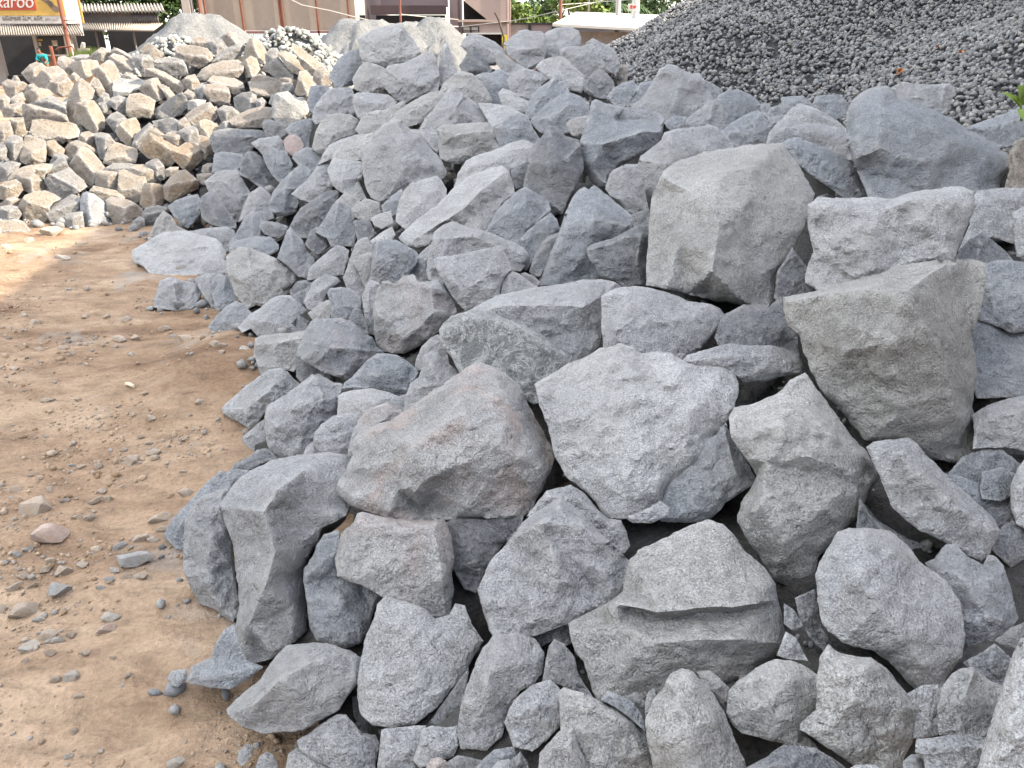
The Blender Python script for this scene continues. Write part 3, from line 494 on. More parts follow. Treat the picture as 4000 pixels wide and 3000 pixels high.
g|blocky stone with a light top, between the long dark slab and the round pink one|79,95 86,91 95,90 101,89 106,95 110,105 113,113 111,121 104,128 99,125 94,115 87,103|82,95,4-94,98,11-104,126,5 101,92,5
k|dark olive stone with a rounded back, under the long dark slab|69,121 71,110 74,104 77,101 82,102 87,106 92,114 98,124 102,128 97,132 90,134 82,128 75,123|76,104,6-82,114,12-94,128,6
b|dark bluish stone beneath the left end of the long dark slab|47,119 49,104 55,102 65,103 73,104 72,112 67,119 55,119|52,106,6-60,112,9
b|bluish stone in a dark hollow below the round pink one|112,107 118,101 124,98 131,100 137,104 135,113 129,121 122,116 117,113|118,104,6-126,108,8
l,t.7|pale tan-topped slab right of the bluish hollow stone|133,113 137,104 142,97 152,92 165,88 179,86 180,94 172,100 169,106 160,108 150,106 142,109|138,104,4-156,98,8-176,90,4
T 1300 700 4.728
b,t.2|blue-fronted boulder with a narrow tan left facet, above the heart-shaped one|31,80 33,60 36,52 42,50 52,50 60,54 68,59 71,63 68,72 60,82 54,86 50,90 44,92 38,96 31,100 25,97 27,90|36,52,5-36,68,13-38,88,8 55,60,12
d,t.2|curved tan-grey stone left of the blue-fronted boulder|15,68 22,63 30,60 35,61 35,74 34,88 28,92 24,85 21,76|30,61,6-27,74,9-28,88,5
l,d-.03|light oblong stone sloping up right, on the blue-fronted boulder's shoulder|25,56 32,50 40,44 49,39 52,46 48,51 40,53 35,58 30,62 27,60|28,57,6-38,49,9-48,43,5
l,d.1|pale wedge between the blue-fronted boulder and the long grey block|56,82 66,70 72,61 80,54 86,60 84,76 84,88 72,88 60,88|72,70,8
l|small light slab below the light sandy stone|31,32 40,28 48,26 50,36 40,41 34,38|36,33,8
b,d.05|bluish dim stone under the right foot of the big grey middle boulder|40,22 48,14 57,8 60,16 54,28 48,31 42,28|50,18,8
"""
TAN = """
T 0 150 4.822
t|bright block at the heap's upper left, right in front of the shop doorway|17,28 24,21 29,19 34,20 39,24 34,29 31,35 25,37 21,33|@27,25,95
t|sloping block right behind the bright doorway one, larger and flatter|27,37 30,30 34,25 38,23 47,22 52,26 55,30 48,32 43,33 40,38 36,43 31,42|@40,30,80
t|block standing left of the boulder strip under the grass, two-stepped|46,20 47,15 52,14 58,16 62,19 62,26 63,30 58,31 53,27 49,23|=54,22,20
y|block with a bright right cap, below the grass|57,24 58,19 64,18 72,17 79,18 81,23 78,28 73,31 68,34 62,30|=71,24,75
t|block leaning on the grass tuft's right side|69,18 75,12 82,7 86,8 91,13 89,18 90,20 85,20 80,19 73,19|@82,12,90
n|grey strip of stone under the grass tuft|57,15 64,13 72,13 73,17 69,19 60,18|=65,15,0
t|large bright block tilted on end, upper middle of the tan heap|76,26 82,21 88,17 92,19 96,26 98,31 95,35 93,40 92,48 89,51 86,48 83,40 79,33|=87,33,60
t|block with a shaded lower end, right of the large tilted bright one|87,15 92,12 100,14 105,18 109,24 111,29 105,27 99,29 94,23 90,19|=100,20,35
t|flat bright slab on top, touching the dust mound's left foot|89,12 92,7 98,9 105,13 109,18 105,20 99,16|=98,11,30
n|squarish grey-fronted block at the dust mound's foot|106,14 112,13 121,13 125,18 126,25 121,30 114,28 110,23|@115,17,90
t.3|block with a dark rusty end, leaning against the dust mound|113,10 117,5 121,3 125,6 132,12 132,15 126,18 120,15 116,13|=124,9,-45
n|broad grey block with a flat shaded front, below the big crest block|124,18 133,15 140,15 148,17 151,22 153,30 145,31 136,31 126,28|=138,19,0
t|biggest long block on the tan heap's crest, rounded underneath|141,6 150,5 160,6 168,8 172,12 173,17 168,21 162,25 155,23 147,18 142,14|=157,14,5
t|block with a dark front sitting on top of the biggest crest block|154,5 155,1 160,-3 166,-1 171,3 172,9 165,10 158,8|=163,3,8
n|narrow grey stone behind the topmost dark-fronted block|170,8 171,0 176,-1 180,2 182,9 176,13 173,13|@176,4,90
t|tall pale block leaning left, topmost beside the crushed stone|179,-1 185,-7 190,-4 195,3 199,8 194,11 187,10 182,4|=189,1,55
n|slanting grey-topped slab below the leaning topmost block|171,19 178,12 185,7 194,4 199,6 196,12 188,18 180,19|=184,12,-30
y|bright pointed block standing on end at the heap's top right|197,15 199,5 203,0 207,-3 212,4 217,12 218,19 212,21 205,20|=207,10,70
t|longest block, lying level just below the crest, bright at its right end|159,31 163,25 170,21 180,18 193,17 198,21 197,27 193,32 185,32 172,32 162,36|=178,27,-4
y|block with a bright slanted face right of the longest level block|195,20 203,14 208,16 211,25 206,32 199,32 197,26|=203,23,75
t|brownish block tilted right, left of the longest level one|116,31 118,24 125,24 133,27 138,30 145,34 152,38 151,45 145,46 140,41 132,35 126,32|=133,31,28
y|small bright upright block under the left end of the longest level one|147,34 152,30 158,29 162,36 161,41 153,43|@155,34,90
o|olive-tan block with a dark underside, right of the large tilted bright one's foot|92,48 91,40 92,34 97,32 105,33 112,32 117,34 114,41 110,45 103,47 96,48|=103,43,0
t|bright squarish block slanting down right, above the square-faced one|112,41 117,34 124,32 128,32 131,38 136,46 131,50 125,52 119,48|=124,40,60
t|narrow side slab right of the bright squarish slanting block|129,36 137,40 143,47 136,50 132,43|@136,44,90
t|bright cube-like block, nearest right of the flat-sloping upper left pair|38,40 41,34 46,30 54,30 60,37 57,44 51,48 44,45|@48,37,95
t|tall rounded block below the cube-like one, shaded on its right|53,68 54,52 57,43 62,35 66,32 72,36 77,42 75,49 67,52 62,55 62,64 66,72 61,72|=65,44,80
y|block with a bright wedge-shaped right face over a dark front, left of centre|59,64 62,52 70,50 76,50 80,55 85,64 85,73 78,78 72,75 66,70|=73,62,62 
y|square-faced block with a bright top and dark front, mid heap|102,60 102,50 105,45 113,44 121,47 126,50 125,58 122,65 115,64 108,66 104,64|=113,55,2
n|oblong block with a grey front, right of the square-faced one|124,58 130,54 138,48 147,43 151,47 154,55 147,61 140,65 132,66 126,65|=150,50,70
n|grey stone wedged left of the square-faced block|87,53 90,48 96,46 103,48 104,57 103,62 97,61 92,57|@96,52,90
t|bright sloping block right of the oblong grey-fronted one|150,62 155,58 162,54 170,51 174,56 179,64 172,68 167,68 160,73 155,70 152,67|=163,60,-35
n|grey block behind the chunky bright one below the longest level block|157,42 163,36 168,35 171,42 169,51 160,49|@164,42,90
t|chunky bright block with a lumpy front, below the longest level one|164,38 172,36 180,37 185,40 187,46 186,54 178,55 170,51 165,45|=176,42,5
t|flattish block directly under the longest level one's right half|167,35 172,30 180,31 190,32 197,36 199,43 190,46 184,42 178,38|=184,38,12
n|block with a bright right strip, left of the olive-grey one|189,48 195,44 203,43 208,46 208,60 200,63 193,61 190,55|=203,53,85
t|long bright block pointing up right, beside the olive-grey block|185,66 192,62 200,58 207,56 213,55 220,56 222,62 219,68 214,72 205,73 195,73 188,71|=203,66,-18
n|grey block left of the long bright up-pointing one|175,58 181,54 188,55 194,60 191,67 186,68 179,67|@183,59,90
y|block with a bright right face, standing over a tan stone near the main heap|159,79 160,68 165,65 172,67 179,72 178,78 172,81 165,81|=167,72,65
a|tan stone directly under the bright-faced one near the main heap|161,78 170,80 172,86 173,94 166,93 161,89|@166,85,90
t|block with a dark left front, above the long bright block at left|18,72 18,53 25,53 35,56 45,58 54,62 56,67 45,67 35,67 26,68 24,75 20,75|=30,57,15
y|long bright oblong block, largest on the heap's left side|24,75 26,66 35,65 45,66 55,67 62,70 65,75 64,80 55,82 45,84 38,83 27,79|=45,79,4
n|flat-topped grey block behind the long bright oblong one|24,53 33,49 42,46 48,49 53,54 55,62 47,59 38,57 30,56|=43,52,25
t|rounded pale block at the far left, near the shop wall's foot|1,36 6,33 12,34 19,35 25,39 19,44 13,46 8,49 4,44|@12,38,95
y|warm tan block above the grey flat-topped one at left|17,48 20,43 28,40 33,40 41,42 43,46 35,50 27,53 21,53|=31,45,80
t|small block left of the dark-left-fronted one|1,58 4,54 10,53 18,51 20,57 19,65 10,64 3,64|@11,57,95
y|upright block left of the long bright oblong one|7,66 10,64 19,64 21,74 25,77 18,80 12,80|@14,68,90
n|dark grey stone left of the block with the bright folded face|85,66 90,61 95,59 100,62 105,67 100,72 96,79 91,74|@95,67,90
y|block with a bright folded right face, centre of the heap|93,75 98,68 104,65 110,64 113,69 115,77 111,82 107,88 103,87 97,82|=103,74,60
n|grey block under the wedge-faced block, left of centre|76,77 82,76 88,77 92,82 98,89 92,91 88,96 86,100 80,97 78,87|@85,81,90
y|block with a bright flat top and a dark front, below centre|83,101 86,92 89,84 95,84 103,87 111,88 112,93 110,101 100,102 90,103|=97,96,4
n|slanting grey slab right of the block with the bright folded face|106,88 109,79 115,73 121,68 125,70 122,79 117,85 112,89|=114,79,-50
y|small bright facet block right of the slanting grey slab|120,69 127,73 134,78 131,83 124,79 120,77|@126,76,90
a.3|long brown-tan block sloping down to the orange-tan cube|112,90 116,82 121,76 127,79 133,82 140,86 147,89 142,94 144,99 138,104 130,102 120,97|=130,85,30
a.5|orange-tan cube tipped on a corner, lower right of the heap|136,91 143,89 150,84 157,85 165,91 164,99 158,105 154,108 148,106 141,99|@152,95,90
n|oblong grey block with a bright end, above the sloping brown-tan one|123,67 132,65 140,64 146,67 145,76 136,77 127,75|=141,70,85
t|small block right of the oblong grey one with a bright end|144,67 150,63 152,66 155,71 148,76 145,76|@149,69,90
t|little grey-tan block above the orange-tan cube|131,79 136,76 142,75 150,77 152,85 146,88 139,86|@142,80,90
n|dark grey block between the orange-tan cube and the bright-faced standing one|144,75 152,71 159,70 161,76 162,88 156,86 149,83|@153,76,90
y|block with a brown front and bright left face, under the long bright oblong one|16,95 18,85 21,78 28,79 37,83 38,92 37,100 28,103 20,102 16,99|@25,93,90
a|dark tan stone in a gap under the long bright oblong block|35,93 38,83 44,82 48,86 53,90 51,96 42,96|@43,88,90
t.3|brownish rounded block right of the dark tan gap stone|51,97 53,88 57,84 62,82 70,85 77,89 81,94 74,92 67,90 61,96 58,99|@63,87,90
t|big leaning block with its narrow edge upward, lower left of centre|54,106 58,98 62,92 67,87 72,89 77,94 83,101 87,107 81,110 79,117 74,120 68,117 61,111|=68,100,50
n|small grey stone left of the big leaning block|40,101 43,95 48,92 54,95 58,99 55,104 48,103 42,105|@48,97,90
n|small tilted slab with a bright top, left of the big leaning block's foot|34,109 40,103 46,98 50,95 54,99 56,105 45,111 38,113|=46,103,-30
y|flat pale block at the heap's lower left, second above the dirt|6,114 10,108 18,104 26,102 29,108 22,113 15,116|=18,109,-10
y|bright-topped block between two pale ones at the lower left|18,106 28,102 35,101 43,102 42,107 37,110 36,114 28,113|=31,106,5
t|pale tilted block above the large two-tone one at the lower left|12,112 17,108 24,107 30,110 35,116 40,124 32,127 24,126 18,122|@25,114,100
n|dark-fronted boulder-like block, lower left of the big leaning one|35,114 40,110 48,108 56,104 62,110 68,115 71,120 64,125 55,129 48,131 41,126|=53,116,25
t|pale upright block below the flat-topped block, near the dirt|77,119 78,107 85,107 95,108 97,115 98,123 88,123 81,120|@87,112,90
y|bright-topped block with a blackish front, left of the small orange-tan block|95,126 96,107 100,106 108,108 117,110 119,116 118,122 116,132 108,134 101,129 97,130|=107,119,5
y|bright block behind the small orange-tan block|103,107 110,102 118,102 124,107 130,114 129,119 118,119 111,111|@118,109,90
n|round-shouldered grey block above the bright one behind the small orange-tan block|118,101 123,98 128,97 133,103 135,113 130,116 124,109 119,105|@127,103,90
a.6|small orange-tan upright block near the dirt, lower right of the heap|113,135 115,122 117,117 124,117 134,119 134,126 132,134 125,137 117,138|=123,124,75
a|brown-fronted block with a yellowish top, right of the small orange-tan one|132,120 138,112 145,107 150,106 155,110 161,115 161,122 152,126 145,130 138,133 133,130|=146,117,-12
y|small tan stone under the orange-tan cube|132,107 138,104 145,104 144,111 135,112|@138,107,90
t|small pale block at the border with the main grey heap, lower one of two|160,116 159,110 165,109 173,109 171,115 165,119|@166,112,90
t|small pale block at the border with the main grey heap, upper one of two|163,108 164,103 168,101 174,101 174,109 166,110|@169,104,90
y|flat bright block near the dirt, right of the upright blue-grey slab's top|71,125 76,119 84,121 94,123 102,129 95,133 88,131 82,132 76,130|=85,125,15
t|large pale block right of the upright blue-grey slab|85,131 90,128 98,129 105,131 112,135 117,140 118,149 113,154 105,154 96,156 91,149 87,140|@100,138,95
y|large two-tone block with a bright top, standing at the dirt's edge, lower left|14,136 20,127 28,124 36,123 44,126 50,130 43,133 40,137 42,146 43,151 34,153 28,154 20,148 15,141|=31,133,10
n|dark-fronted block left of the upright blue-grey slab, bright on its right|36,139 43,133 52,130 58,126 65,128 67,138 59,142 54,144 48,148 43,153 39,146|=52,137,-20
n|grey block standing on the dirt, touching the upright blue-grey slab's left|52,151 53,142 58,141 67,140 69,157 58,157 52,156|@59,146,90
b|upright blue-grey slab standing on the dirt, pointed at the top|65,132 66,126 70,124 76,126 82,130 87,135 91,143 95,149 94,156 92,160 84,161 74,163 69,160 67,150 65,140|=74,146,75
n|grey stone at the left edge below the dark doorway, third from the dirt|-4,104 5,100 10,99 17,101 15,106 8,110 6,115 -4,117|@6,105,90
y|pale stone at the left edge above the large two-tone block|-4,121 4,116 13,114 17,117 19,123 14,129 5,131 -4,130|@6,121,90
y|flat stone on the dirt at the left corner of the heap, bright-tipped|-8,147 0,147 10,147 20,149 25,155 20,161 10,162 -8,164|=5,156,2
t|small pale stone at the left edge, upper neighbour of a squat grey one|-3,136 6,129 12,128 17,131 16,137 8,139|@8,132,90
n|squat grey stone left of the large two-tone block|-3,139 1,136 8,135 14,136 18,142 14,149 5,149 -3,149|@7,140,90
t|rounded block at the left edge level with the long bright oblong block|-6,72 2,67 8,67 11,76 7,84 0,88 -6,88|@3,74,90
n|shaded block at the left edge under the rounded one|-6,89 3,83 6,90 5,99 -6,101|@0,91,90
n|grey block between the left edge and the brown-fronted one|3,86 7,79 12,78 18,80 19,88 16,90 17,95 15,101 8,99 4,93|@11,84,90
t|pale block at the left edge above the small upright ones|-5,47 4,45 9,49 7,55 2,58 -5,58|@3,50,90
t|flat pale block just right of the left edge one, above the small upright ones|5,51 12,46 18,43 21,50 15,54 7,56|@13,49,90
t|tiny bright stone at the heap's top left, beside the shop wall|9,34 11,30 14,30 17,35|@13,32,90
t|small stone squeezed under the sloping upper left block|19,42 22,38 27,36 32,41 26,43|@25,39,90
t.5|brown-grey stone under the wedge-faced block's left corner|63,81 66,76 72,75 78,78 78,89 72,90 66,86|@70,80,90
n|grey stone on the dirt at the foot of the main heap's corner|115,141 118,137 128,135 136,137 131,143 124,149 117,151|=126,141,-10
n|little stone on the dirt beside the large pale block near the upright slab|107,148 113,144 117,146 118,154 109,155|@113,148,90
n|dark flat stone under the block with the bright flat top|83,106 92,101 105,101 113,103 106,109 95,110 86,109|=98,105,0
t|small bright stone between the grey-fronted and the brownish tilted blocks|97,32 102,27 108,29 114,33 107,36 100,35|@106,31,90
t|pale stone shaded behind the large tilted bright block|71,39 76,31 80,33 84,40 88,47 85,50 78,47 75,43|@78,39,90
n|upper of two dark stones under the large tilted bright block|79,50 84,43 88,45 90,51 82,54|@84,48,90
n|lower of two dark stones under the large tilted bright block|78,56 80,52 89,51 91,55 87,60 81,60|@84,55,90
o|greenish stone in shadow right of the oblong grey-fronted block|152,50 160,49 167,50 165,57 158,58 152,58|@159,52,90
t|small stone above the greenish shadowed one|149,44 152,41 158,44 160,50 153,49|@155,46,90
t|small triangular stone right of the cube-like bright block|56,31 60,27 65,31 64,35 58,34|@61,30,90
T 600 100 4.822
y|long bright block sloping down right, left one of a pair near the crushed stone|100,23 106,20 112,23 118,29 124,35 123,39 117,40 112,38 107,32|=111,32,42
y|long bright block sloping down right, right one of a pair, rusty at its end|110,18 115,15 121,19 130,26 138,32 137,38 130,41 125,38 119,32 116,24|=124,30,38
n|dark-fronted block under the sloping bright pair|88,35 95,28 101,25 105,30 110,36 117,40 116,45 108,46 100,43 94,39|=101,30,40
n|grey stone left of the sloping bright pair|90,23 95,18 100,18 103,23 99,29 91,32|@96,23,90
t|big pale pentagonal block below the sloping pair|77,48 80,41 86,39 93,41 100,43 103,47 104,54 98,58 90,58 83,58 79,55|=91,54,0
y|very bright yellowish pointed block left of the crest's bluish stone|114,54 117,44 118,37 124,36 128,41 132,48 127,51 125,56 117,57|=121,47,65
t|shaded stone left of the very bright yellowish one, upper|101,45 102,42 110,42 118,45 116,51 109,48|@110,44,90
n|shaded stone left of the very bright yellowish one, lower|102,55 104,46 110,46 116,51 116,57 108,59|@109,50,90
t|pale stone right of the very bright yellowish one, under the crushed stone|129,39 134,33 139,33 142,38 145,44 143,49 133,49 129,44|@136,39,90
n|small grey stone between two blocks below the big pale pentagonal one|82,60 88,58 92,62 89,67 84,69|@87,62,90
n|dark narrow stone right of the small grey one, below the pentagonal block|93,63 95,57 99,55 98,66|@96,60,90
n|small grey stone above the long dark slab|52,82 57,77 63,77 67,83 59,85|@59,79,90
"""
# ---------------------------------------------------------------- where the heaps' surface lies
# (pixel x, pixel y, distance straight ahead in metres): a smooth surface through them carries the stones
SURF = """0,890,7.3 500,900,7.2 600,985,6.3 620,1180,4.85 850,1300,4.15 980,1480,3.5 880,1650,3.0 660,2050,2.2 760,2560,1.55
950,2870,1.3 1250,3000,1.2 0,500,9.6 200,600,9.0 200,300,11.5 450,280,11.3 850,170,12 1200,330,9.6 900,600,8.3 900,760,7.4 700,500,9.2
1150,950,5.1 1250,700,6.2 1500,650,5.4 1500,200,8.2 1300,300,8.6 1900,120,8.6 2200,150,8.2 2000,400,6.6 1700,450,6.5 1900,650,5.0 2300,600,4.7
2350,350,6.6 2700,400,6.0 3000,500,5.3 3300,420,5.6 3650,600,3.9 3950,700,3.6 3750,380,5.2 2800,850,3.35 2500,800,3.8 2400,1000,3.4
2000,1000,3.7 1500,1200,3.35 1200,1450,3.05 1900,1300,2.75 2450,1250,2.6 3450,950,2.75 3350,1400,2.15 3950,1300,2.35 2400,1750,1.95
1750,1750,2.1 1150,2000,2.05 1500,2150,1.8 3100,1900,1.72 3600,2050,1.5 2200,2200,1.5 2650,2400,1.32 3450,2350,1.25 1700,2550,1.38
1100,2700,1.36 2100,2800,1.12 2700,2850,1.0 3400,2800,0.98 3950,2800,0.85 3950,2000,1.6 3900,2450,1.2"""
_S = np.array([[float(q) for q in t.split(',')] for t in SURF.split()])
_Sv = (1500 - _S[:, 1]) / F
_Sd = 1.0 / (_S[:, 2] / (CP + _Sv * SP))          # inverse depth
def _tps(r2): return np.where(r2 > 1e-9, r2 * np.log(r2 + 1e-12), 0)
_P = _S[:, :2] / 1000
_K = _tps(((_P[:, None] - _P[None]) ** 2).sum(-1)) + np.eye(len(_P)) * 0.02
_A = np.block([[_K, np.c_[np.ones(len(_P)), _P]], [np.c_[np.ones(len(_P)), _P].T, np.zeros((3, 3))]])
_W = np.linalg.solve(_A, np.r_[_Sd, 0, 0, 0])
def surf_depth(px, py):
    q = np.array([px, py]) / 1000
    return 1.0 / max(0.05, float(_tps(((q - _P) ** 2).sum(-1)) @ _W[:len(_P)] + _W[-3] + _W[-2:] @ q))

# base colours of the stones
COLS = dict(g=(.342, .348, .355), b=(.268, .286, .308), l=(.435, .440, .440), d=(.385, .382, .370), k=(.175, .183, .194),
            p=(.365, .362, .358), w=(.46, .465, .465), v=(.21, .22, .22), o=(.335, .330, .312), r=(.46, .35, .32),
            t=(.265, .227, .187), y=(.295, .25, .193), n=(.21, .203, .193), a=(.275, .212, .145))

def poly_area(p):
    x, y = p[:, 0], p[:, 1]
    return 0.5 * float(np.dot(x, np.roll(y, -1)) - np.dot(y, np.roll(x, -1)))

def seg_dist(p, poly):
    a = poly; b = np.roll(poly, -1, 0); d = b - a
    t = (((p[:, None] - a[None]) * d[None]).sum(-1) / np.maximum((d * d).sum(-1), 1e-9)[None]).clip(0, 1)
    return np.sqrt((((a[None] + d[None] * t[..., None]) - p[:, None]) ** 2).sum(-1)).min(1)

def inside(p, poly):
    x, y = p[:, 0:1], p[:, 1:2]; a = poly; b = np.roll(poly, -1, 0)
    c = ((a[:, 1] > y) != (b[:, 1] > y)) & (x < (b[:, 0] - a[:, 0]) * (y - a[:, 1]) / (b[:, 1] - a[:, 1] + 1e-12) + a[:, 0])
    return c.sum(1) % 2 == 1

def densify(p, g, closed=True):
    out = []; n = len(p)
    for i in range(n if closed else n - 1):
        a, b = p[i], p[(i + 1) % n]; m = max(1, int(round(np.linalg.norm(b[:2] - a[:2]) / g)))
        out += [a + (b - a) * (j / m) for j in range(m)]
    if not closed: out.append(p[-1])
    return np.array(out)

HS = 2.5
MOUND = []      # (x, y, z of the stone's underside, size)

def make_stone(outline, inner, D0, tilt, seed, fine=1.0):
    """a solid stone: its faces are fitted to the facets seen in the photograph, its back is closed and rounded"""
    rs = np.random.RandomState(seed)
    out = np.array(outline, float)
    if poly_area(out) < 0: out = out[::-1]
    area = abs(poly_area(out)); s = math.sqrt(area); cen = out.mean(0)
    # facet heights (in px, towards the viewer)
    if inner and inner[0] in '@=':
        x, y, ang = inner[1]; c0 = np.array([x, y]); ang = math.radians(ang)
        dirs = [ang + math.pi / 2, ang - math.pi / 2] if inner[0] == '=' else [-ang, -ang + 2.1, -ang - 2.1]
        pl = []
        for d in dirs:
            v = np.array([math.cos(d), math.sin(d)]); sl = 1.05 - 0.5 * v[1] + rs.uniform(-.12, .12); pl.append((v, sl))
        def height(q):
            h = np.min([-sl * ((q - c0) @ v) for v, sl in pl], 0) + 0.26 * s
            return np.clip(h, -0.5 * s, None)
        links = []
    else:
        pts = []; links = []
        for chain in (inner[1] if inner else []):
            for p in chain: pts.append((p[0], p[1], p[2] / 100 * s * HS))
            if len(chain) > 1: links.append(np.array([(p[0], p[1]) for p in chain]))
        V = [tuple(q) for q in out] + [(p[0], p[1]) for p in pts]
        H = [0.0] * len(out) + [p[2] for p in pts]
        if pts:     # faces run on to the lower edge of a stone; its top edge lies further back
            ip = np.array([p[:2] for p in pts]); ih = np.array([p[2] for p in pts]); tg = np.roll(out, -1, 0) - np.roll(out, 1, 0)
            for i_o in range(len(out)):
                ny = -tg[i_o][0] / (np.linalg.norm(tg[i_o]) + 1e-9)
                w_ = 1 / (((ip - out[i_o]) ** 2).sum(1) + (0.05 * s) ** 2)
                H[i_o] = float((w_ * ih).sum() / w_.sum()) * min(.8, max(0.0, .34 + .46 * ny))
        E = []; n = len(out)
        for chain in (inner[1] if inner else []):
            for i in range(len(chain) - 1): E.append((n + i, n + i + 1))
            n += len(chain)
        r = delaunay_2d_cdt([Vector(v) for v in V], E, [list(range(len(out)))], 1, 1e-4)
        cv = np.array([list(v) for v in r[0]])
        ch = np.array([np.mean([H[j] for j in o]) if len(o) else np.nan for o in r[3]])
        bad = np.isnan(ch)
        if bad.any():
            for i in np.where(bad)[0]:
                dd = ((cv[~bad] - cv[i]) ** 2).sum(1); ch[i] = (ch[~bad] / (dd + 1e-6)).sum() / (1 / (dd + 1e-6)).sum()
        tris = np.array([f for f in r[2] if len(f) == 3])
        def height(q):
            h = np.zeros(len(q)); best = np.full(len(q), -1e9)
            for t in tris:
                a, b, c = cv[t]; d = (b[1] - c[1]) * (a[0] - c[0]) + (c[0] - b[0]) * (a[1] - c[1])
                if abs(d) < 1e-9: continue
                l0 = ((b[1] - c[1]) * (q[:, 0] - c[0]) + (c[0] - b[0]) * (q[:, 1] - c[1])) / d
                l1 = ((c[1] - a[1]) * (q[:, 0] - c[0]) + (a[0] - c[0]) * (q[:, 1] - c[1])) / d
                l2 = 1 - l0 - l1; m = np.minimum(np.minimum(l0, l1), l2); k = m > best
                hh = l0.clip(0, 1) * ch[t[0]] + l1.clip(0, 1) * ch[t[1]] + l2.clip(0, 1) * ch[t[2]]
                h[k] = hh[k]; best[k] = m[k]
            return h
    # fine points over the front
    g = max(6.0, min(13.0, s / 28)) / fine
    O = densify(out, g)
    nO = len(O)
    tang = np.roll(O, -1, 0) - np.roll(O, 1, 0); nrm = np.stack([tang[:, 1], -tang[:, 0]], 1); nrm /= np.linalg.norm(nrm, axis=1)[:, None] + 1e-9
    P3 = np.c_[O / s * 5, np.full(nO, seed * 3.7)]
    O = O + nrm * ((fbm(P3, 3) * 0.012 * s) + fbm(P3 * 5, 2) * 0.006 * s)[:, None]
    lo, hi = O.min(0), O.max(0)
    xs = np.arange(lo[0], hi[0], g); ys = np.arange(lo[1], hi[1], g * 0.87)
    gx, gy = np.meshgrid(xs, ys); gx[1::2] += g / 2
    G = np.c_[gx.ravel(), gy.ravel()] + rs.uniform(-.2, .2, (gx.size, 2)) * g
    G = G[inside(G, O)]
    if len(G): G = G[seg_dist(G, O) > 0.55 * g]
    R = [densify(l, g * 0.9, False) for l in links]
    if R:
        R = np.concatenate(R); R = R[inside(R, O)]
        if len(R): R = R[seg_dist(R, O) > 0.5 * g]
        if len(R) and len(G):
            G = G[np.sqrt(((G[:, None] - R[None]) ** 2).sum(-1)).min(1) > 0.55 * g]
        G = np.concatenate([G, R]) if len(R) else G
    A = np.concatenate([O, G]) if len(G) else O
    r = delaunay_2d_cdt([Vector(v) for v in A], [], [list(range(nO))], 1, 1e-4)
    q = np.array([list(v) for v in r[0]])
    faces = [list(f) for f in r[2]]
    h = height(q)
    # outline ring in order, as far as the triangulation kept it
    idx = {}
    for i, o in enumerate(r[3]):
        for j in o: idx[j] = i
    ring = []
    for j in range(nO):
        if j in idx and (not ring or ring[-1] != idx[j]): ring.append(idx[j])
    if ring[0] == ring[-1]: ring.pop()
    # round the ridges a little: average heights with neighbours
    nb_i = np.array([(f[a], f[(a + 1) % 3]) for f in faces for a in range(3)])
    ringset = np.zeros(len(q), bool); ringset[ring] = True
    # broken-off corners: a few flat chips near the rim
    for kx in range(1 if (inner and inner[0] == 'c') else 3):
        th = rs.uniform(0, 6.283); v = np.array([math.cos(th), math.sin(th)]); pr = (q - cen) @ v / s; e = pr.max()
        cut = e - rs.uniform(.10, .24); near = np.abs(pr - cut) < .06
        if near.any():
            h0 = np.percentile(h[near], 70)
            h = np.minimum(h, h0 - rs.uniform(.5, 1.3) * (pr - cut) * s + 0.25 * (np.abs(pr - cut)) * 0)
    for it in range(1):
        acc = np.zeros(len(q)); cnt = np.zeros(len(q))
        np.add.at(acc, nb_i[:, 0], h[nb_i[:, 1]]); np.add.at(cnt, nb_i[:, 0], 1)
        np.add.at(acc, nb_i[:, 1], h[nb_i[:, 0]]); np.add.at(cnt, nb_i[:, 1], 1)
        hm = acc / np.maximum(cnt, 1); w = np.where(ringset, 0.0, 0.22); h = h * (1 - w) + hm * w
    # broken-face relief
    n3 = np.c_[q / s, np.full(len(q), seed * 1.93)]
    amp = rs.uniform(0.7, 1.5) * (0.6 if inner and inner[0] in '@=' else 1.0)
    rel = fbm(n3 * 3.1, 3) * 0.020 + (0.5 - np.abs(perlin(n3 * 5.3 + 9))) * 0.016 + fbm(n3 * 11, 2) * 0.011 + np.tanh(fbm(n3 * np.array([9, 14, 1]) + 3, 2) * 5) * 0.0045 + fbm(n3 * 24, 2) * 0.006
    steps = np.tanh(perlin(n3 * np.array([2.2, 3.4, 1]) + 31) * 9) * 0.013       # small broken ledges
    ed = seg_dist(q, O) if len(q) < 6000 else np.full(len(q), s)
    fall = np.clip(ed / (0.07 * s), 0, 1)
    h = h + (rel + steps) * amp * s * (0.35 + 0.65 * fall)
    h = h - (1 - np.clip(ed / (0.035 * s), 0, 1)) ** 2 * 0.022 * s      # worn rim
    # a nudge sideways too, so ridges do not run dead straight
    q2 = q.copy(); mv = np.stack([fbm(n3 * 4 + 5, 2), fbm(n3 * 4 + 77, 2)], 1) * 0.012 * s; q2[~ringset] += mv[~ringset]
    mpp = D0 / F
    D = D0 * (1 + tilt * (cen[1] - q2[:, 1]) / F) - h * mpp
    front = at_depth(q2[:, 0], q2[:, 1], D)
    verts = [front]; nv = len(front); fs = list(faces)
    # closed back
    T = s * mpp * rs.uniform(0.62, 0.8)
    prev = list(ring); ro = q2[ring]; rD = D[ring]; mD = rD.mean()
    shift = np.array([rs.uniform(-.05, .05), 0.06]) * s
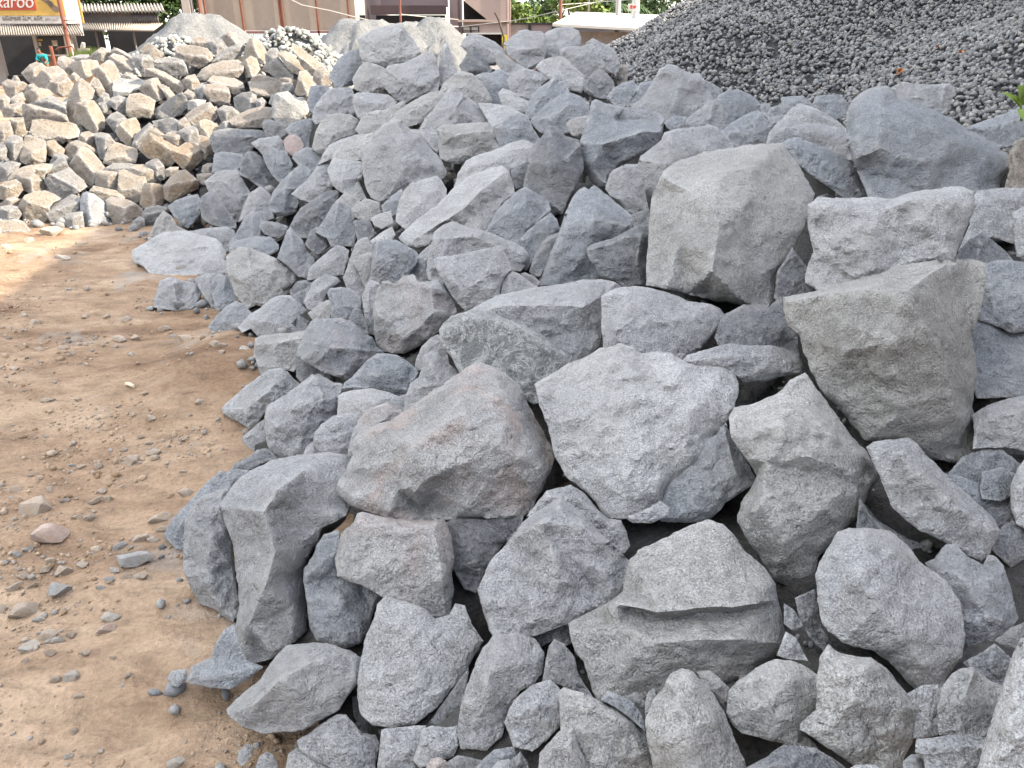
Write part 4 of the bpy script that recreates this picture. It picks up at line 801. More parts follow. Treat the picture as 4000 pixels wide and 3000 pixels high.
    for sc, dz in ((1.0, .12), (.97, .30), (.86, .58), (.6, .85), (.28, .95)):
        m = len(prev); p = cen + (ro - cen) * sc + shift * dz
        wob = 1 + 0.05 * perlin(np.c_[p / s * 3, np.full(len(p), dz * 5 + seed)])
        d = (rD * (1 - dz) + mD * dz) + T * dz * wob
        p3 = at_depth(p[:, 0], p[:, 1], d); verts.append(p3)
        cur = list(range(nv, nv + m)); nv += m
        fs += [(prev[i], cur[i], cur[(i + 1) % m], prev[(i + 1) % m]) for i in range(m)]
        prev = cur
    fs.append(tuple(prev))
    V = np.concatenate(verts)
    return V, fs, s * mpp, T

def parse_inner(txt, conv, sc):
    txt = txt.strip()
    if not txt: return None
    if txt[0] in '@=':
        x, y, a = (float(t) for t in txt[1:].split(',')); x, y = conv(x, y)
        return (txt[0], (x, y, a))
    chains = []
    for tok in txt.split():
        ch = []
        for p in tok.replace(',-', ',~').split('-'):
            p = p.replace('~', '-')
            if not p: continue
            x, y, h = (float(t) for t in p.split(',')); x, y = conv(x, y); ch.append((x, y, h))
        chains.append(ch)
    return ('c', chains)

NAMES = {'$T': 'the tall standing boulder', '$P': 'the pink-stained broad boulder', '$S': 'the yellow-stained slab',
         '$O': 'the olive-faced boulder', '$H': 'the huge pale-faced boulder', '$N': 'the pointed ridge-lit boulder'}
STONES = []
def build_stones(text, name, cat, group, mat, seed0, tilt0, fine=1.0):
    ox = oy = sc = 0; seed = seed0
    for line in text.strip().splitlines():
        if line.startswith('T '):
            ox, oy, sc = (float(t) for t in line.split()[1:]); continue
        seed += 1
        flags, label, o, inn = line.split('|')
        for a, b in NAMES.items(): label = label.replace(a, b)
        fl = flags.split(','); c = fl[0][0]; stain = float(fl[0][1:] or 0); tilt = tilt0; dd = 0.0
        for f in fl[1:]:
            if f[0] == 't': tilt = float(f[1:])
            elif f[0] == 'd': dd = float(f[1:])
        conv = lambda x, y: (ox + x * sc, oy + y * sc)
        out = [conv(*(float(t) for t in p.split(','))) for p in o.split()]
        cen = np.mean(out, 0)
        D0 = surf_depth(*cen); D0 *= 1 + dd * 0.5
        V, fs, size, T = make_stone(out, parse_inner(inn, conv, sc), D0, tilt, seed, fine)
        ctr = V.mean(0)
        ob = mesh_obj(name, V - ctr, fs, M_VEIN if c == 'v' else mat, sharp=27)
        ob.location = ctr
        j = random.Random(seed).uniform(0.93, 1.07)
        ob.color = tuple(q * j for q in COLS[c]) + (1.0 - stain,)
        tag(ob, label, cat, group)
        STONES.append((ob, size, D0, cen))
        MOUND.append((ctr[0], ctr[1], ctr[2], size))

random.seed(4)
build_stones(GREY, 'boulder', 'boulder', 'grey boulders of the main heap', M_ROCK, 100, 0.4)
build_stones(TAN, 'granite_block', 'stone block', 'granite blocks of the left heap', M_TAN, 900, 0.35, 1.15)
# ---------------------------------------------------------------- dirt ground
def graded(a, b, step, far, g=1.16):
    c = list(np.arange(a, b + 1e-6, step)); d = step; lo, hi = c[0], c[-1]; L = []; R = []
    while lo > -far: d *= g; lo -= d; L.append(lo)
    d = step
    while hi < far: d *= g; hi += d; R.append(hi)
    return np.array(L[::-1] + c + R)

def dirt_height(x, y):
    p = np.stack([x, y, np.zeros_like(x)], -1)
    near = np.clip(1.4 - np.hypot(x + 2, y - 4) / 14, 0, 1)
    h = fbm(p * 0.55, 2) * 0.05 + fbm(p * np.array([1.3, 3.0, 1]) + 5, 3) * 0.022
    h = h + fbm(p * np.array([4.5, 8, 1]) + 9, 3) * 0.010 + np.abs(perlin(p * np.array([9, 15, 1]) + 3)) * 0.008
    clods = np.clip(fbm(p * np.array([16, 20, 1]) + 40, 2) - 0.15, 0, 1) * 0.022 * np.clip(fbm(p * 1.1 + 3, 2) + 0.45, 0, 1)
    h = h + clods
    # a bank of loose dirt pushed up against the heap, and wheel ruts further off
    b = at_ground(np.array([930.0]), np.array([1430.0]))[0]
    h = h + 0.17 * np.exp(-((x - b[0]) ** 2 / 0.16 + (y - b[1]) ** 2 / 0.30))
    rut = np.sin((y * 0.93 + x * 0.37) * 21 + fbm(p * 0.8, 2) * 2.5) * np.clip(fbm(p * 0.6 + 21, 2) * 1.5 + 0.2, 0, 1)
    h = h + rut * 0.007
    return h * near - 0.02

gx = graded(-6.0, 0.6, 0.028, 900); gy = graded(0.7, 8.6, 0.028, 1200)
gy = gy[gy > -60]
X, Y = np.meshgrid(gx, gy)
Z = dirt_height(X.ravel(), Y.ravel())
nx, ny = len(gx), len(gy)
ii = np.arange(nx * ny).reshape(ny, nx)
fq = np.stack([ii[:-1, :-1], ii[:-1, 1:], ii[1:, 1:], ii[1:, :-1]], -1).reshape(-1, 4)
def dirt_material():
    m, nt, b = new_mat('dirt'); k = NT(nt)
    v = k.coord('Object')
    vs = k.coord('Object', (1.0, 2.1, 1.0))
    big = k.noise(vs, 0.9, 5, 0.6, 0.5)
    mid = k.noise(vs, 5.5, 6, 0.68, 0.6)
    fine = k.noise(v, 60, 4, 0.7)
    c = k.ramp(big, [(0.30, (.20, .130, .085)), (0.44, (.32, .222, .148)), (0.60, (.42, .31, .215)), (0.76, (.47, .37, .275))])
    c = k.mix(1.0, c, k.ramp(mid, [(0.32, 0.66), (0.5, 1.0), (0.7, 1.22)]), 'MULTIPLY')
    c = k.mix(1.0, c, k.ramp(fine, [(0.3, 0.78), (0.5, 1.0), (0.7, 1.2)]), 'MULTIPLY')
    # grey stone dust spilled in patches
    g = k.ramp(k.noise(v, 1.5, 5, 0.65, 0.4), [(0.56, 0.0), (0.68, 0.75)])
    c = k.mix(g, c, k.mix(1.0, (.36, .335, .30), k.ramp(mid, [(0.3, .8), (.7, 1.2)]), 'MULTIPLY'))
    dk = k.ramp(k.noise(v, 0.8, 4, 0.6, 0.6), [(0.45, 0.0), (0.62, 0.7)])
    c = k.mix(dk, c, k.mix(1.0, c, (.62, .56, .52), 'MULTIPLY'))
    grit = k.ramp(k.voro(v, 75), [(0.10, 1.0), (0.17, 0.0)])
    c = k.mix(k.math('MULTIPLY', grit, k.ramp(mid, [(0.5, 0.0), (0.65, 0.5)])), c, (.42, .37, .31))
    c = k.mix(1.0, c, (ALB, ALB, ALB), 'MULTIPLY')
    k.set(b.inputs['Base Color'], c); b.inputs['Roughness'].default_value = 0.95; b.inputs['Specular IOR Level'].default_value = 0.1
    h = k.math('ADD', k.math('MULTIPLY', mid, 0.9), k.math('MULTIPLY', fine, 0.35))
    k.set(b.inputs['Normal'], k.bump(h, 0.9, 0.035))
    return m
M_DIRT = dirt_material()
gnd = mesh_obj('ground', np.stack([X.ravel(), Y.ravel(), Z], -1), fq, M_DIRT)
gnd['kind'] = 'structure'

# ---------------------------------------------------------------- packed rubble under the visible stones
mo = np.array(MOUND)
mx = np.arange(-5.6, 5.6, 0.07); my = np.arange(0.5, 13.5, 0.07)
X, Y = np.meshgrid(mx, my); q = np.c_[X.ravel(), Y.ravel()]
num = np.zeros(len(q)); den = np.zeros(len(q)); close = np.full(len(q), 1e9)
for x, y, z, s in mo:
    d2 = (q[:, 0] - x) ** 2 + (q[:, 1] - y) ** 2; r = 0.55 * s + 0.12
    w = np.exp(-d2 / (2 * r * r)); num += w * (z - 0.62 * s); den += w
    close = np.minimum(close, np.sqrt(d2) - 0.5 * s)
z = num / np.maximum(den, 1e-6)
p3 = np.c_[q, np.zeros(len(q))]
z = z + fbm(p3 * 4.5, 2) * 0.05 + np.abs(perlin(p3 * 8)) * 0.03
foot = at_ground(*np.array([(-900, 840), (0, 840), (480, 860), (700, 930), (800, 1130), (1000, 1270), (1130, 1440), (1060, 1700), (930, 1900), (860, 2150), (960, 2500), (1150, 2780), (1400, 2940), (1600, 3300)], float).T)[:, :2]
foot = np.concatenate([foot, [(5.6, 0.4), (5.6, 13.5), (-5.5, 13.5)]])
inn = inside(q, foot) & (close < 0.04)
z = np.where(inn, np.maximum(z, 0.03), -0.35)
n2, n1 = len(mx), len(my); ii = np.arange(n1 * n2).reshape(n1, n2)
fq = np.stack([ii[:-1, :-1], ii[:-1, 1:], ii[1:, 1:], ii[1:, :-1]], -1).reshape(-1, 4)
keep = (z[fq] > -0.3).any(1)
used = np.unique(fq[keep]); remap = np.full(len(q), -1); remap[used] = np.arange(len(used))
M_CORE = plain('rubble_gap_shade', (.07, .068, .066), 0.95, 0.35, 9, 0.8)  # near-black colour puts the shade of the gaps into the core
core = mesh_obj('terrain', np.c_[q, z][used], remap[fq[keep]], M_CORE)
core['kind'] = 'structure'

# chips and rubble caught in the gaps and along the foot of the heap
def heap_z(pts):
    n_ = np.zeros(len(pts)); d_ = np.zeros(len(pts)); cl = np.full(len(pts), 1e9)
    for x, y, zz, s in mo:
        d2 = (pts[:, 0] - x) ** 2 + (pts[:, 1] - y) ** 2; r = 0.55 * s + 0.12
        w_ = np.exp(-d2 / (2 * r * r)); n_ += w_ * (zz - 0.62 * s); d_ += w_; cl = np.minimum(cl, np.sqrt(d2) - 0.5 * s)
    return n_ / np.maximum(d_, 1e-6), cl
rq = np.random.RandomState(8); pq = np.c_[rq.uniform(-5.4, 5.4, 30000), rq.uniform(0.7, 12, 30000)]
zq, cq = heap_z(pq); iq = inside(pq, foot)
CHIP = pq[(iq & (cq < 0.04) & (rq.uniform(0, 1, len(pq)) < .45)) | (~iq & (cq < 0.16 * rq.uniform(0, 1, len(pq)) ** 2))]
CHIPZ = np.where(inside(CHIP, foot), np.maximum(heap_z(CHIP)[0], 0.03), dirt_height(CHIP[:, 0], CHIP[:, 1]))

# ---------------------------------------------------------------- loose stones on the dirt
def pebble_mesh(name, seed, flat=0.6, sub=3):
    import bmesh
    bm = bmesh.new(); bmesh.ops.create_icosphere(bm, subdivisions=sub, radius=1.0)
    rs = np.random.RandomState(seed)
    v = np.array([q.co[:] for q in bm.verts])
    for k in range(13):      # chip planes off a ball
        n = rs.normal(size=3); n /= np.linalg.norm(n); d = rs.uniform(0.42, 0.78)
        e = np.maximum(v @ n - d, 0); v -= e[:, None] * n * 0.92
    v += v * (fbm(v * 1.6 + seed, 3) * 0.05)[:, None]
    v *= np.array([1.0, rs.uniform(0.62, 0.85), flat])
    for q, c in zip(bm.verts, v): q.co = c
    me = bpy.data.meshes.new(name); bm.to_mesh(me); bm.free()
    me.polygons.foreach_set('use_smooth', [True] * len(me.polygons)); me.set_sharp_from_angle(angle=math.radians(22))
    return me
PEB = []
for i in range(8):
    me = pebble_mesh('loose_stone', 40 + i, (0.62, 0.75, 0.5, 0.85, 0.66, 0.48, 0.78, 0.58)[i]); me.materials.append(M_LOOSE); PEB.append(me)
PCOL = dict(t=(.46, .36, .26), g=(.33, .325, .31), k=(.15, .145, .14), p=(.52, .38, .30), b=(.38, .29, .20), w=(.50, .45, .38))
# x, y, width in the tile's pixels, tone
STN = """A 340,75,170,b 195,125,100,b 520,150,90,b 45,185,90,t 400,245,110,w 445,445,40,g 230,640,100,t 545,605,70,t 680,605,60,t 815,615,90,t
1065,670,130,t 1210,790,150,t 1115,740,60,g 765,755,110,t 870,745,90,t 845,860,60,w 50,745,45,g 440,765,50,k 400,815,90,b 245,820,80,t 455,860,60,t 95,945,85,t
260,900,50,b 1415,970,100,t 1475,985,80,b 1465,1040,65,t 1608,1003,80,w 145,1080,50,b 500,1140,60,b 285,1140,70,t 950,1175,65,b 1310,1250,80,t 985,1320,90,t
915,1420,60,b 965,1450,70,t 1185,1445,65,t 1130,1425,40,b 990,1510,110,t 865,1545,120,t 460,1560,60,g 515,1570,70,t 640,1575,80,b 1190,1635,65,t 190,1630,50,b
320,1565,40,g 785,1410,30,w
B 110,160,110,t 155,240,125,p 280,135,50,t 265,195,45,b 38,108,45,t 143,97,35,t 190,138,30,g 300,97,40,b 320,127,35,b 555,115,60,t 400,318,132,g 350,280,55,g
425,250,70,t 452,258,45,t 470,190,75,t 482,222,45,b 485,290,28,k 478,318,25,k 340,360,42,w 328,385,45,g 375,377,36,b 420,378,55,t 298,407,35,g 245,330,45,t
180,350,62,t 130,350,45,t 150,327,42,t 70,365,45,t 95,395,50,b 45,295,40,g 78,285,35,g 12,320,28,g 170,415,85,g 70,460,105,t 40,400,60,t 4,462,45,t 108,495,40,g
325,490,62,w 313,535,62,p 145,552,65,t 213,550,40,b 172,570,52,w 95,597,75,w 85,640,35,p 150,620,40,b 262,630,40,t 340,635,25,b 170,702,40,b 222,685,62,w 390,697,32,b
240,755,40,t 225,842,35,b 205,922,30,w 530,940,60,w 225,195,35,t"""
SPECIAL = {(155, 240): 'pinkish orange-veined stone, the most colourful one on the dirt', (400, 318): 'grey boulder-sized stone on the dirt, largest of the loose ones',
  (340, 75): 'half-buried tan rock at the foot of the left heap', (1210, 790): 'oblong tan stone tilted up on the dirt bank', (1065, 670): 'squarish tan stone on the dirt under the white-topped slab',
  (110, 160): 'long flat tan stone sunk in the dirt behind the pinkish one', (70, 460): 'wedge-shaped tan stone near the left edge of the dirt', (170, 415): 'dark-sided angular stone in the left of the dirt',
  (313, 535): 'rounded pinkish-white stone alone on the smooth dirt', (95, 597): 'flat cream stone low on the left of the dirt', (222, 685): 'thin pale stone lying lowest but one on the dirt',
  (400, 245): 'pale flat stone near the left heap on the dirt', (865, 1545): 'blocky tan stone in the middle of the dirt', (230, 640): 'flat tan stone in the far dirt, left',
  (1415, 970): 'larger of two tan stones side by side on the dirt bank', (765, 755): 'flat pale-tan stone in the middle of the far dirt', (95, 945): 'two-toned tan stone at the left of the far dirt',
  (470, 190): 'long flat stone pointing at the dark wedge beside the heap', (425, 250): 'tan stone leaning on the dark wedge side of the heap', (1310, 1250): 'tan stone beside the long undercut slab',
  (530, 940): 'whitish stone at the bottom edge on the spilled stone dust', (555, 115): 'flat tan stone half sunk near the black-ended stone'}
items = []; til = None
for t in STN.split():
    if t in 'AB': til = t; continue
    x, y, wd, tone = t.split(','); x, y, wd = float(x), float(y), float(wd)
    ox, oy, sc = (0, 850, .6028) if til == 'A' else (0, 1750, 1.312)
    items.append((ox + x * sc, oy + y * sc, wd * sc, tone, SPECIAL.get((int(x), int(y)))))
marks = [(a, b, l) for a, b, _, _, l in items if l]
rs = random.Random(11); seen = {}
for i, (px, py, wd, tone, lab) in enumerate(items):
    g0 = at_ground(np.array([px]), np.array([py + wd * 0.12]))[0]
    D = g0[1] * CP + (1.6 - g0[2]) * SP
    half = wd * D / F / 2
    o = bpy.data.objects.new('loose_stone', PEB[i % 8]); COL.objects.link(o)
    o.scale = (half, half * rs.uniform(.9, 1.2), half * rs.uniform(.8, 1.1))
    zg = float(dirt_height(np.array([g0[0]]), np.array([g0[1]]))[0])
    o.location = (g0[0], g0[1], zg + half * 0.16)
    o.rotation_euler = (rs.uniform(-.25, .25), rs.uniform(-.2, .2), rs.uniform(-.5, .5) + (math.pi if rs.random() < .5 else 0))
    o.color = PCOL[tone] + ((0.55 if tone == 'p' else 1.0),)
    if not lab:
        mk = sorted((math.hypot(a - px, (b - py)), a, b, l) for a, b, l in marks)[0]
        dx, dy = px - mk[1], py - mk[2]
        way = ('right of' if dx > 0 else 'left of') if abs(dx) > abs(dy) else ('in front of' if dy > 0 else 'behind')
        short = {'p': 'pinkish', 't': 'tan', 'g': 'grey', 'k': 'blackish', 'b': 'brown', 'w': 'pale'}[tone]
        ln = mk[3].split(',')[0]
        for cut in (' lying lowest but one on the dirt', ' on the dirt under the white-topped slab', ' side by side on the dirt bank', ' half sunk near the black-ended stone', ' at the bottom edge on the spilled stone dust', ' pointing at the dark wedge beside the heap', ' leaning on the dark wedge side of the heap'):
            ln = ln.replace(cut, '')
        key = (short, way, ln); seen[key] = seen.get(key, 0) + 1
        size = 'small' if wd > 40 else 'tiny'
        nth = {1: '', 2: 'another ', 3: 'a third ', 4: 'a fourth ', 5: 'a fifth '}.get(seen[key], 'one more ')
        lab = f'{nth}{size} {short} stone {way} the {ln}'
        lab = ' '.join(lab.split()[:16])
    tag(o, lab, 'stone', 'loose stones on the dirt')

# grit and crumbs nobody could count
def scatter_mesh(name, pts, radii, normals_up, mat, seed, flat=(0.5, 1.0)):
    """one mesh of many small angular stones"""
    rs = np.random.RandomState(seed); n = len(pts)
    t = (1 + 5 ** .5) / 2
    ico = np.array([(-1, t, 0), (1, t, 0), (-1, -t, 0), (1, -t, 0), (0, -1, t), (0, 1, t), (0, -1, -t), (0, 1, -t), (t, 0, -1), (t, 0, 1), (-t, 0, -1), (-t, 0, 1)]) / 1.9
    tri = np.array([(0, 11, 5), (0, 5, 1), (0, 1, 7), (0, 7, 10), (0, 10, 11), (1, 5, 9), (5, 11, 4), (11, 10, 2), (10, 7, 6), (7, 1, 8), (3, 9, 4), (3, 4, 2), (3, 2, 6), (3, 6, 8), (3, 8, 9), (4, 9, 5), (2, 4, 11), (6, 2, 10), (8, 6, 7), (9, 8, 1)])
    v = ico[None] * rs.uniform(.6, 1.25, (n, 12, 1))
    sc = np.stack([rs.uniform(.8, 1.3, n), rs.uniform(.6, 1.0, n), rs.uniform(flat[0], flat[1], n)], -1) * radii[:, None]
    v = v * sc[:, None]
    ax = rs.normal(size=(n, 3)); ax /= np.linalg.norm(ax, axis=1)[:, None]; an = rs.uniform(0, 6.28, n)
    c, s = np.cos(an)[:, None, None], np.sin(an)[:, None, None]; A = ax[:, None]
    v = v * c + np.cross(np.broadcast_to(A, v.shape), v) * s + A * (v * A).sum(-1, keepdims=True) * (1 - c)
    v = v + pts[:, None]
    f = (tri[None] + (np.arange(n) * 12)[:, None, None]).reshape(-1, 3)
    me = bpy.data.meshes.new(name); me.vertices.add(n * 12); me.vertices.foreach_set('co', v.reshape(-1).astype(np.float32))
    me.loops.add(len(f) * 3); me.loops.foreach_set('vertex_index', f.reshape(-1).astype(np.int32))
    me.polygons.add(len(f)); me.polygons.foreach_set('loop_start', np.arange(0, len(f) * 3, 3, dtype=np.int32))
    me.update(calc_edges=True); me.validate()
    me.materials.append(mat)
    o = bpy.data.objects.new(name, me); COL.objects.link(o)
    return o

def island_material(name, cols, rough=0.9, speck=0.3, bumps=True):
    m, nt, b = new_mat(name); k = NT(nt)
    g = k.n('ShaderNodeNewGeometry')
    n = len(cols)
    c = k.ramp(g.outputs['Random Per Island'], [(i / max(1, n - 1), q) for i, q in enumerate(cols)])
    v = k.coord('Object'); nz = k.noise(v, 60, 3, 0.7)
    c = k.mix(1.0, c, k.ramp(nz, [(0.3, 1 - speck), (0.7, 1 + speck)]), 'MULTIPLY')
    c = k.mix(1.0, c, (ALB, ALB, ALB), 'MULTIPLY')
    k.set(b.inputs['Base Color'], c); b.inputs['Roughness'].default_value = rough
    if bumps: k.set(b.inputs['Normal'], k.bump(nz, 0.5, 0.01))
    return m
rs2 = np.random.RandomState(3)
n = 16000
pp = np.c_[rs2.uniform(-100, 1300, n), 880 + 2120 * rs2.uniform(0, 1, n) ** 0.8]
gp = at_ground(pp[:, 0], pp[:, 1])
dens = fbm(np.c_[gp[:, :2] * 1.3, np.zeros(n)] + 6, 3)
kp = dens + rs2.uniform(-.5, .7, n) - 0.35 * np.clip((pp[:, 1] - 2200) / 500, 0, 1) > 0.45
gp = gp[kp]; gp[:, 2] = dirt_height(gp[:, 0], gp[:, 1])
D = gp[:, 1]
rad = np.minimum(0.0024 + 0.0032 * rs2.exponential(1.0, len(gp)), .020) * np.clip(0.45 + D / 4, .6, 1.6)
gp[:, 2] += rad * 0.15
M_GRIT = island_material('dirt_grit', [(.25, .165, .10), (.36, .26, .17), (.42, .33, .24), (.30, .28, .255), (.33, .23, .15)])
gr = scatter_mesh('grit', gp, rad, None, M_GRIT, 5)
tag(gr, 'crumbs and grit strewn over the dirt', 'grit', kind='stuff')

M_CHIP = island_material('rubble_chips', [(.16, .16, .16), (.30, .30, .295), (.24, .235, .225), (.34, .335, .32), (.20, .205, .215), (.33, .28, .22)])
rc = np.clip(0.010 + 0.012 * rs2.exponential(1.0, len(CHIP)), 0, .05) * np.clip(CHIP[:, 1] / 4, .55, 1.4)
tag(scatter_mesh('rubble_chips', np.c_[CHIP, CHIPZ + rc * .3], rc, None, M_CHIP, 15), 'grey chips and rubble in the gaps and at the foot of the heap', 'rubble', kind='stuff')

# a pale splinter of wood lying on the dirt
a = at_ground(np.array([497.0, 527.0]), np.array([1510.0, 1533.0])); a[:, 2] = dirt_height(a[:, 0], a[:, 1]) + 0.012
sp = MB(); sp.tube([a[0], a[0] * .5 + a[1] * .5 + np.array([0, 0, .004]), a[1]], 0.011, 5, 0.008)
M_STICK = plain('pale_wood', (.62, .54, .40), 0.8, 0.2, 20)
tag(sp.build('wood_splinter', M_STICK), 'short pale wood splinter lying in the middle of the dirt', 'stick')
# ---------------------------------------------------------------- heaps of gravel, crushed stone and stone dust
def heap_grid(x0, x1, y0, y1, step, fn):
    xs = np.arange(x0, x1, step); ys = np.arange(y0, y1, step); X, Y = np.meshgrid(xs, ys)
    z = fn(X.ravel(), Y.ravel()); ii = np.arange(X.size).reshape(X.shape)
    fq = np.stack([ii[:-1, :-1], ii[:-1, 1:], ii[1:, 1:], ii[1:, :-1]], -1).reshape(-1, 4)
    kp = (z[fq] > -0.12).any(1); used = np.unique(fq[kp]); rm = np.full(X.size, -1); rm[used] = np.arange(len(used))
    return np.c_[X.ravel(), Y.ravel(), z][used], rm[fq[kp]]

def zero(x): return np.zeros_like(x)
GA = at_y(np.array([3330.0]), np.array([-330.0]), 15.0)[0]
GB = at_y(np.array([2860.0]), np.array([20.0]), 12.2)[0]
GC = at_y(np.array([4350.0]), np.array([-120.0]), 9.5)[0]
def gravel(x, y):
    p = np.stack([x, y, zero(x)], -1)
    a = GA[2] - 0.50 * np.hypot(x - GA[0], y - GA[1])
    b = GB[2] - 0.56 * np.hypot((x - GB[0]) * 0.9, y - GB[1])
    c = GC[2] - 0.50 * np.hypot(x - GC[0], (y - GC[1]) * 0.8)
    m = np.maximum(np.maximum(a, b), c)
    m = m + 0.12 * np.exp(-np.abs(a - np.maximum(b, c)) / 0.10)
    return m + fbm(p * 0.8, 3) * 0.08 + fbm(p * 3, 2) * 0.02

M_GRAV = island_material('gravel', [(.11, .114, .12), (.20, .203, .207), (.28, .28, .28), (.17, .167, .163), (.36, .352, .338), (.14, .147, .16), (.25, .236, .215)], 0.85, 0.35)
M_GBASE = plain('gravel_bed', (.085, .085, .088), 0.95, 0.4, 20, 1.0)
def join_into(o, verts, faces, mat):
    """append a bed sheet to a stone mesh, as a second material of the same object"""
    import bmesh
    me = o.data; bm = bmesh.new(); bm.from_mesh(me)
    vs = [bm.verts.new(v) for v in verts]
    for f in faces:
        q = bm.faces.new([vs[i] for i in f]); q.material_index = 1; q.smooth = True
    bm.to_mesh(me); bm.free(); me.materials.append(mat)

def stone_heap(name, fn, box, step, spacing, rad, mat, bed, seed, label, flat=(.5, 1.0)):
    v, f = heap_grid(*box, step, fn)
    rs = np.random.RandomState(seed)
    n = int((box[1] - box[0]) * (box[3] - box[2]) / spacing ** 2)
    q = np.c_[rs.uniform(box[0], box[1], n), rs.uniform(box[2], box[3], n)]
    z = fn(q[:, 0], q[:, 1]); k = z > 0.0
    q, z = q[k], z[k]
    # keep what could be seen from near the camera
    d = q[:, 1]; u = q[:, 0] / d; k = (np.abs(u) < 1.0) & (d > 3)
    q, z = q[k], z[k]
    r = rad * rs.uniform(0.65, 1.35, len(q))
    o = scatter_mesh(name, np.c_[q, z + r * rs.uniform(0, .8, len(q))], r, None, mat, seed + 1, flat)
    join_into(o, v - np.array([0, 0, rad * 1.2]), f, bed)
    return tag(o, label, 'gravel heap', kind='stuff')
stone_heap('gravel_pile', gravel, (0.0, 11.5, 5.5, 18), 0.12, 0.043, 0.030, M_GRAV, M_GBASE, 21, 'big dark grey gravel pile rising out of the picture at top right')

CA = at_y(np.array([640.0, 1180.0]), np.array([150.0, 128.0]), 13.4)
def crushed(x, y):
    a, b = CA[0], CA[1]; d = b[:2] - a[:2]
    t = (((x - a[0]) * d[0] + (y - a[1]) * d[1]) / (d @ d)).clip(0, 1)
    r = np.hypot(x - a[0] - d[0] * t, y - a[1] - d[1] * t)
    p = np.stack([x, y, zero(x)], -1)
    return a[2] + (b[2] - a[2]) * t - 0.62 * r + fbm(p * 1.2, 3) * 0.10 - 0.25 * np.exp(-((t - 0.45) / 0.2) ** 2)
M_CRUSH = island_material('crushed_stone', [(.20, .215, .205), (.42, .43, .41), (.30, .32, .31), (.50, .49, .46), (.16, .175, .17), (.38, .36, .32), (.27, .29, .285)], 0.85, 0.25)
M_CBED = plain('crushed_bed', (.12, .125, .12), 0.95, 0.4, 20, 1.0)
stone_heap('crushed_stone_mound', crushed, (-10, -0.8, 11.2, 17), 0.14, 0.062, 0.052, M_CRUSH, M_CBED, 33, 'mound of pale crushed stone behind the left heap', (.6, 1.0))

def dust_material():
    m, nt, b = new_mat('stone_dust'); k = NT(nt); v = k.coord('Object')
    n = k.noise(v, 2.2, 6, 0.7, 0.5); n2 = k.noise(v, 14, 5, 0.7)
    c = k.ramp(n, [(0.3, (.165, .173, .177)), (0.55, (.225, .23, .23)), (0.75, (.265, .267, .263))])
    c = k.mix(1.0, c, k.ramp(n2, [(0.3, 0.8), (0.7, 1.15)]), 'MULTIPLY')
    c = k.mix(1.0, c, (ALB, ALB, ALB), 'MULTIPLY')
    k.set(b.inputs['Base Color'], c); k.set(b.inputs['Normal'], k.bump(n2, 0.9, 0.06)); b.inputs['Roughness'].default_value = 1.0
    return m
M_DUST = dust_material()
def dust_heap(tops, foot, seed, label):
    T = [(at_y(np.array([float(x)]), np.array([float(y)]), Yd)[0], r, s) for x, y, Yd, r, s in tops]
    def fn(x, y):
        p = np.stack([x, y, zero(x)], -1)
        warp = fbm(p * 0.7 + seed, 3) * 0.25
        z = -9 + zero(x)
        for c, r, s in T:
            ang = np.arctan2(y - c[1], x - c[0])
            gully = np.abs(perlin(np.stack([np.cos(ang) * 7, np.sin(ang) * 7, zero(x) + seed + c[0]], -1)))
            rr = np.maximum(np.hypot(x - c[0], y - c[1]) - r, 0)
            z = np.maximum(z, c[2] - s * rr * (1 + 0.25 * warp) - 0.30 * gully * np.clip(rr, 0, 1.0))
        return z + fbm(p * 2.2 + seed, 3) * 0.07 + (0.5 - np.abs(perlin(p * 3.1 + seed))) * 0.09 + fbm(p * 9, 2) * 0.035
    lo = np.min([c[:2] for c, _, _ in T], 0) - foot; hi = np.max([c[:2] for c, _, _ in T], 0) + foot
    v, f = heap_grid(lo[0], hi[0], lo[1], hi[1], 0.075, fn)
    c = v.mean(0); c[2] = 0
    o = mesh_obj('dust_mound', v - c, f, M_DUST); o.location = c
    return tag(o, label, 'dust mound', 'mounds of grey stone dust')
dust_heap([(740, 62, 19, 0.25, .72), (840, 66, 19.2, 0.15, .70), (650, 150, 18.4, .1, .6)], 3.4, 3, 'flat-topped mound of blue-grey stone dust in front of the corrugated-roof shed')
dust_heap([(1420, 88, 16.5, 0.4, .66), (1580, 100, 17, 0.3, .6)], 3.0, 8, 'broad low mound of stone dust behind the crest, left of the peaked one')
dust_heap([(1690, 72, 15.5, 0.12, .70), (1600, 110, 15.2, .1, .65)], 3.0, 14, 'peaked mound of stone dust behind the crest, in front of the pink building')

# ---------------------------------------------------------------- buildings and fences behind
def xz(px, py, Y):
    p = at_y(np.array([float(px)]), np.array([float(py)]), Y)[0]; return float(p[0]), float(p[2])
def rect(mb, x0, y0, x1, y1, Y, thick, dy=0.0):
    """board facing the camera: corners given where its upper left and lower right show, at the distance Y"""
    a = xz(x0, y0, Y); b = xz(x1, y1, Y)
    return mb.box((min(a[0], b[0]), Y + dy, min(a[1], b[1])), (max(a[0], b[0]), Y + dy + thick, max(a[1], b[1])))

